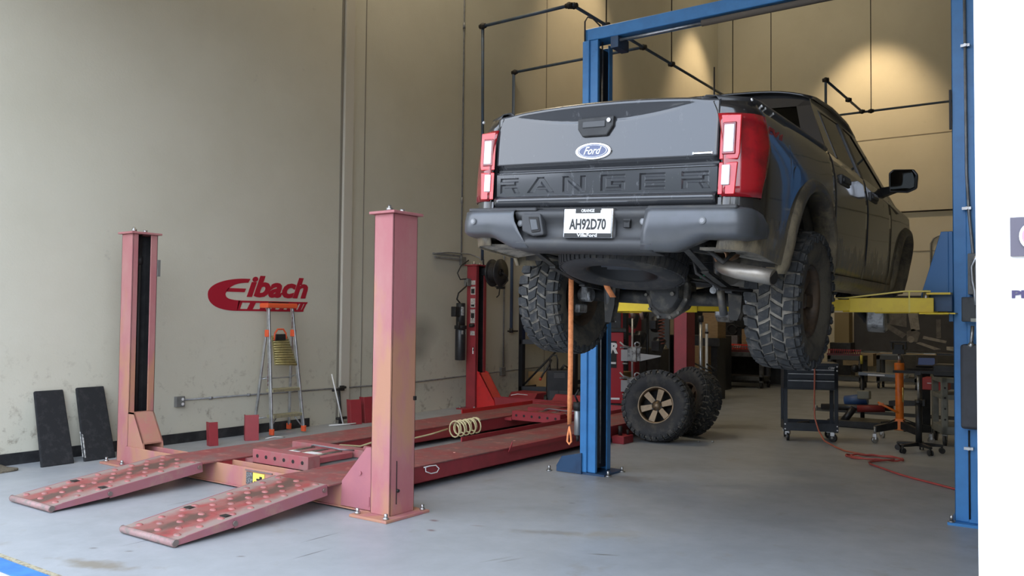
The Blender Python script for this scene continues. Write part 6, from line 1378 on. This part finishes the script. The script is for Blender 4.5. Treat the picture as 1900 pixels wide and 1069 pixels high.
# long bench behind
t=thing('long_workbench','long dark workbench with wooden top along the back wall','workbench',(-6.6,19.4,0))
p=P(); p.box(-8.4,-5.3,19.0,19.7,.74,.80); p.out('bench_top',M('bench_wood',(.22,.13,.07),.7,c2=(.16,.09,.05),ns=5),t,bev=.004)
p=P(); p.box(-8.3,-7.5,19.1,19.6,0,.74); p.box(-6.0,-5.4,19.1,19.6,0,.74); p.box(-8.3,-5.4,19.6,19.65,0,.74); p.out('bench_cabinet',blackM,t)
p=P(); p.box(-7.75,-6.95,19.02,19.35,.80,.88); p.box(-7.35,-6.7,19.01,19.09,.80,.93); t2=p.out('red_tool_case',M('case_brightred',(.62,.04,.025),.4),None,'long bright red tool case lying on the wooden bench','tool case',bev=.01)
p=P(); p.text('CSM',.09,mrot((-7.0,19.004,.87),rx=R(90)),depth=.004,shear=.3,bold=.002); p.out('case_lettering',M('case_ink',(.75,.5,.4),.5),t2)
p=P(); p.box(-6.92,-6.28,19.1,19.5,.80,1.28); p.out('cardboard_box',cardM,None,'brown cardboard box on the bench left of the muddy right tire','cardboard box',bev=.004)
p=P(); p.box(-6.72,-6.42,19.2,19.45,1.28,1.78,None); p.out('cardboard_box',M('card_dark',(.26,.19,.12),.85),None,'tall narrow cardboard box stacked above the bench box','cardboard box',bev=.004)
p=P(); p.box(-7.42,-7.12,19.37,19.5,.80,1.12); p.out('grey_parts_tray',gboxM,None,'small grey tray behind the red tool case','tray')
for i,(x,z,r_) in enumerate(((-7.2,1.48,.16),(-7.05,1.2,.14),(-6.75,1.35,.15),(-6.55,1.5,.13),(-7.4,1.25,.12))):
    p=P(); p.tube([(x+r_*math.cos(a*.5),19.765+.01*math.sin(a),z+r_*math.sin(a*.5)) for a in range(13)],.02,closed=False); p.out('hanging_hose_coil',blackM,None,['coiled black hose over the bench, second from left','coiled black hose low over the bench, in the middle','coiled black hose over the bench, second from right','coiled black hose over the bench, rightmost and highest','coiled black hose over the bench, leftmost'][i],'hose coil','hose coils hanging above the bench')
p=P(); p.box(-8.5,-5.5,19.80,19.84,0,1.72); p.out('black_pegboard',M('pegboard_black',(.015,.015,.015),.8),None,'black pegboard behind the coiled hoses over the bench','pegboard')
# boxes & poles right of the red post
for (x0,x1,y0,y1,z0,z1,lab) in ((-6.35,-6.0,14.6,15.0,.0,.56,'cardboard box on the floor, lowest of stack right of red post'),(-6.35,-6.02,14.6,15.0,.56,1.0,'cardboard box in the middle of stack right of red post'),(-6.15,-5.85,14.9,15.3,1.15,1.62,'cardboard box topmost behind the two poles')):
    p=P(); p.box(x0,x1,y0,y1,z0,z1); p.out('cardboard_box',cardM,None,lab,'cardboard box','cardboard boxes right of the red post',bev=.004)
p=P(); p.box(-6.2,-5.8,14.85,15.35,1.0,1.15); p.out('black_crate',blackM,None,'flat black crate under the topmost cardboard box','crate')
p=P(); p.box(-6.2,-5.9,15.0,15.4,.0,1.0); p.out('black_cabinet',blackM,None,'black cabinet under the flat crate behind the poles','cabinet')
t=thing('pole_jack_stand','tall under-hoist stand with grey and white vertical poles','stand',(-5.75,14,0))
p=P(); p.cyl((-5.81,14,.06),(-5.81,14,1.45),.030,n=14); p.out('grey_pole',aluM,t)
p=P(); p.cyl((-5.70,14,.06),(-5.70,14,1.25),.024,n=14); p.cyl((-5.70,14,1.28),(-5.70,14,1.42),.024,n=14); p.out('white_pole',M('pole_white',(.6,.6,.58),.4),t)
p=P(); p.box(-6.0,-5.5,13.8,14.2,0,.06); p.cyl((-5.81,14,1.45),(-5.81,14,1.56),.05); p.cyl((-5.70,14,1.25),(-5.70,14,1.28),.035); p.tube([(-5.9,13.95,.72),(-5.55,13.95,.58)],.014); p.cyl((-5.68,13.95,.72),(-5.5,13.95,.62),.016); p.out('fittings',blackM,t)
p=P(); p.cyl((-6.27,14.2,.0),(-6.27,14.2,2.1),.04,n=14); p.out('brown_pipe',M('pipe_brown',(.20,.13,.10),.6),None,'brown vertical pipe just right of the red post','pipe')
# banner on the back wall
t=thing('display_banner','dark grey banner printed with suspension parts on the back wall','banner',(-4.0,22.3,.8))
bm_=M('banner_dark',(.045,.046,.048),.7,c2=(.035,.035,.036),ns=3)
p=P(); p.box(-5.17,-2.7,22.28,22.33,.76,2.12); bn=p.out('banner_sheet',bm_,t)
gp=M('print_grey',(.14,.135,.12),.7,c2=(.09,.085,.08),ns=6); gl=M('print_pale',(.26,.25,.22),.7,c2=(.18,.17,.15),ns=9)
def pr_(pts,mat,name='printed_shape'):
    p=P(); p.ext(pts,'Y',22.272,22.28); return p.out(name,mat,bn)
pr_([(-4.55,1.62),(-4.2,1.88),(-3.95,1.88),(-3.95,1.35),(-4.5,1.45)],gp); pr_([(-3.95,1.88),(-3.72,1.88),(-3.66,1.30),(-3.85,1.25)],gl); pr_([(-4.5,1.38),(-4.35,1.42),(-3.95,1.18),(-4.05,1.08)],gp)
pr_([(-3.60,1.08),(-3.58,1.15),(-3.08,1.04),(-3.10,.98)],gl); pr_([(-3.75,.97),(-3.66,1.0),(-3.2,.84),(-3.35,.82)],gl); pr_([(-3.3,1.55),(-3.2,1.55),(-3.2,1.1),(-3.3,1.1)],gp); pr_([(-3.95,1.25),(-3.8,1.32),(-3.65,1.22),(-3.72,1.0),(-3.95,1.0)],gp)
p=P(); p.cyl((-3.86,22.27,1.06),(-3.86,22.28,1.06),.08,n=16); p.out('printed_disc',gl,bn)
p=P(); p.box(-4.5,-2.5,21.6,22.2,.55,.72); p.box(-5.3,-4.6,21.7,22.2,.4,.7); p.out('cardboard_stack',M('kraft_tan',(.30,.24,.14),.8,c2=(.22,.17,.10),ns=2),None,'row of tan cartons along the back wall under the banner','cartons')
p=P(); p.hexa([Vector((-2.9,21.0,.86)),Vector((-2.35,21.0,.80)),Vector((-2.4,21.3,.80)),Vector((-2.95,21.3,.86))],[Vector((-2.9,21.0,.93)),Vector((-2.4,21.0,.92)),Vector((-2.45,21.3,.92)),Vector((-2.95,21.3,.93))]); p.out('paper_pile',M('paper_pale',(.45,.42,.35),.8,c2=(.3,.28,.22),ns=12),None,'loose pile of pale papers right behind the console','papers')
p=P(); p.box(-3.1,-2.2,20.9,21.5,.0,.80); p.out('black_cabinet',blackM,None,'black cabinet under the pale papers by the right column','cabinet',bev=.01)
p=P(); p.box(-5.55,-5.2,21.9,22.25,.95,1.7); p.out('cardboard_box',M('card_tan2',(.24,.19,.10),.85),None,'tall tan carton against the back wall left of banner','cardboard box')
p=P(); p.box(-5.65,-5.15,21.85,22.3,.0,.95); p.out('black_cabinet',blackM,None,'black cabinet under the tall tan carton left of banner','cabinet',bev=.01)
p=P(); p.cyl((-4.55,18.6,.42),(-4.55,18.6,.68),.05,n=14); p.out('tool_tray_post',blackM,None,'small black post on the dark cart right of the tool cart','post') if False else None
t=thing('vise_stand','black stand with flat grey tray and yellow bottle right of the tool cart','stand',(-2.7,12.3,0))
p=P(); p.cyl((-2.95,13.2,0),(-2.95,13.2,.72),.03); p.box(-3.1,-2.75,13.05,13.4,0,.04); p.out('post',blackM,t)
p=P(); p.ext([(-2.98,.70),(-2.35,.68),(-2.35,.72),(-2.98,.745)],'Y',13.1,13.35); tr2=p.out('tray',M('tray_grey',(.15,.16,.17),.4,.4),t)
p=P(); p.box(-2.85,-2.62,13.09,13.1,.70,.72); p.out('tray_mark',whiteM,tr2)
p=P(); p.cyl((-2.98,13.2,.745),(-2.98,13.2,.86),.03); p.sphere((-3.05,13.2,.79),.06); p.out('clamp_head',jointM,t)
p=P(); p.cyl((-2.96,13.2,.86),(-2.96,13.2,.99),.02,n=12); p.out('yellow_bottle',M('bottle_yellow',(.55,.42,.05),.4),None,'small yellow bottle standing above the grey tray','bottle')
p=P(); p.cyl((-2.0,22,0),(-2.0,22,.1),.1) if False else None
# ---------------------------------------------------------------- separate pieces of one mesh become parts of their own
def split_islands():
    skip=('text','lettering','script','decal','louvre','mark','shape','number','fabric','frame','cargo','tire','fittings','dots','conduit','hose','_line','fastener','sheet','forest')
    for o in list(S.objects):
        if o.type!='MESH' or o.parent is None or any(k in o.name for k in skip) or o.get('kind'): continue
        if o.modifiers.get('s'): continue
        me=o.data
        if me.users>1: continue
        nv=len(me.vertices); par=list(range(nv))
        def find(a):
            while par[a]!=a: par[a]=par[par[a]]; a=par[a]
            return a
        for e in me.edges:
            a,b=find(e.vertices[0]),find(e.vertices[1])
            if a!=b: par[a]=b
        isl={}
        for i in range(nv): isl.setdefault(find(i),[]).append(i)
        if len(isl)<2 or len(isl)>80: continue
        bx=[]
        for k,vs in isl.items():
            c=[me.vertices[i].co for i in vs]; bx.append([k,[min(v[j] for v in c)-.006 for j in range(3)],[max(v[j] for v in c)+.006 for j in range(3)]])
        g=list(range(len(bx)))
        def fg(a):
            while g[a]!=a: a=g[a]
            return a
        for i in range(len(bx)):
            for j in range(i):
                if all(bx[i][1][k]<=bx[j][2][k] and bx[j][1][k]<=bx[i][2][k] for k in range(3)):
                    a,b=fg(i),fg(j)
                    if a!=b: g[a]=b
        cl={}
        for i in range(len(bx)): cl.setdefault(fg(i),[]).append(bx[i][0])
        if len(cl)<2 or len(cl)>16: continue
        which={}
        for ci,(k,roots) in enumerate(cl.items()):
            for r_ in roots: which[r_]=ci
        lab=[which[find(i)] for i in range(nv)]
        kids=[c for c in o.children]
        for ci in range(len(cl)-1,-1,-1):
            bm=bmesh.new(); bm.from_mesh(me); bm.verts.ensure_lookup_table()
            bmesh.ops.delete(bm,geom=[bm.verts[i] for i in range(nv) if lab[i]!=ci],context='VERTS')
            m2=bpy.data.meshes.new(me.name); bm.to_mesh(m2); bm.free()
            for m in me.materials: m2.materials.append(m)
            if ci==0: o.data=m2
            else:
                c=o.copy(); c.data=m2; COL.objects.link(c); c.parent=o.parent
split_islands()
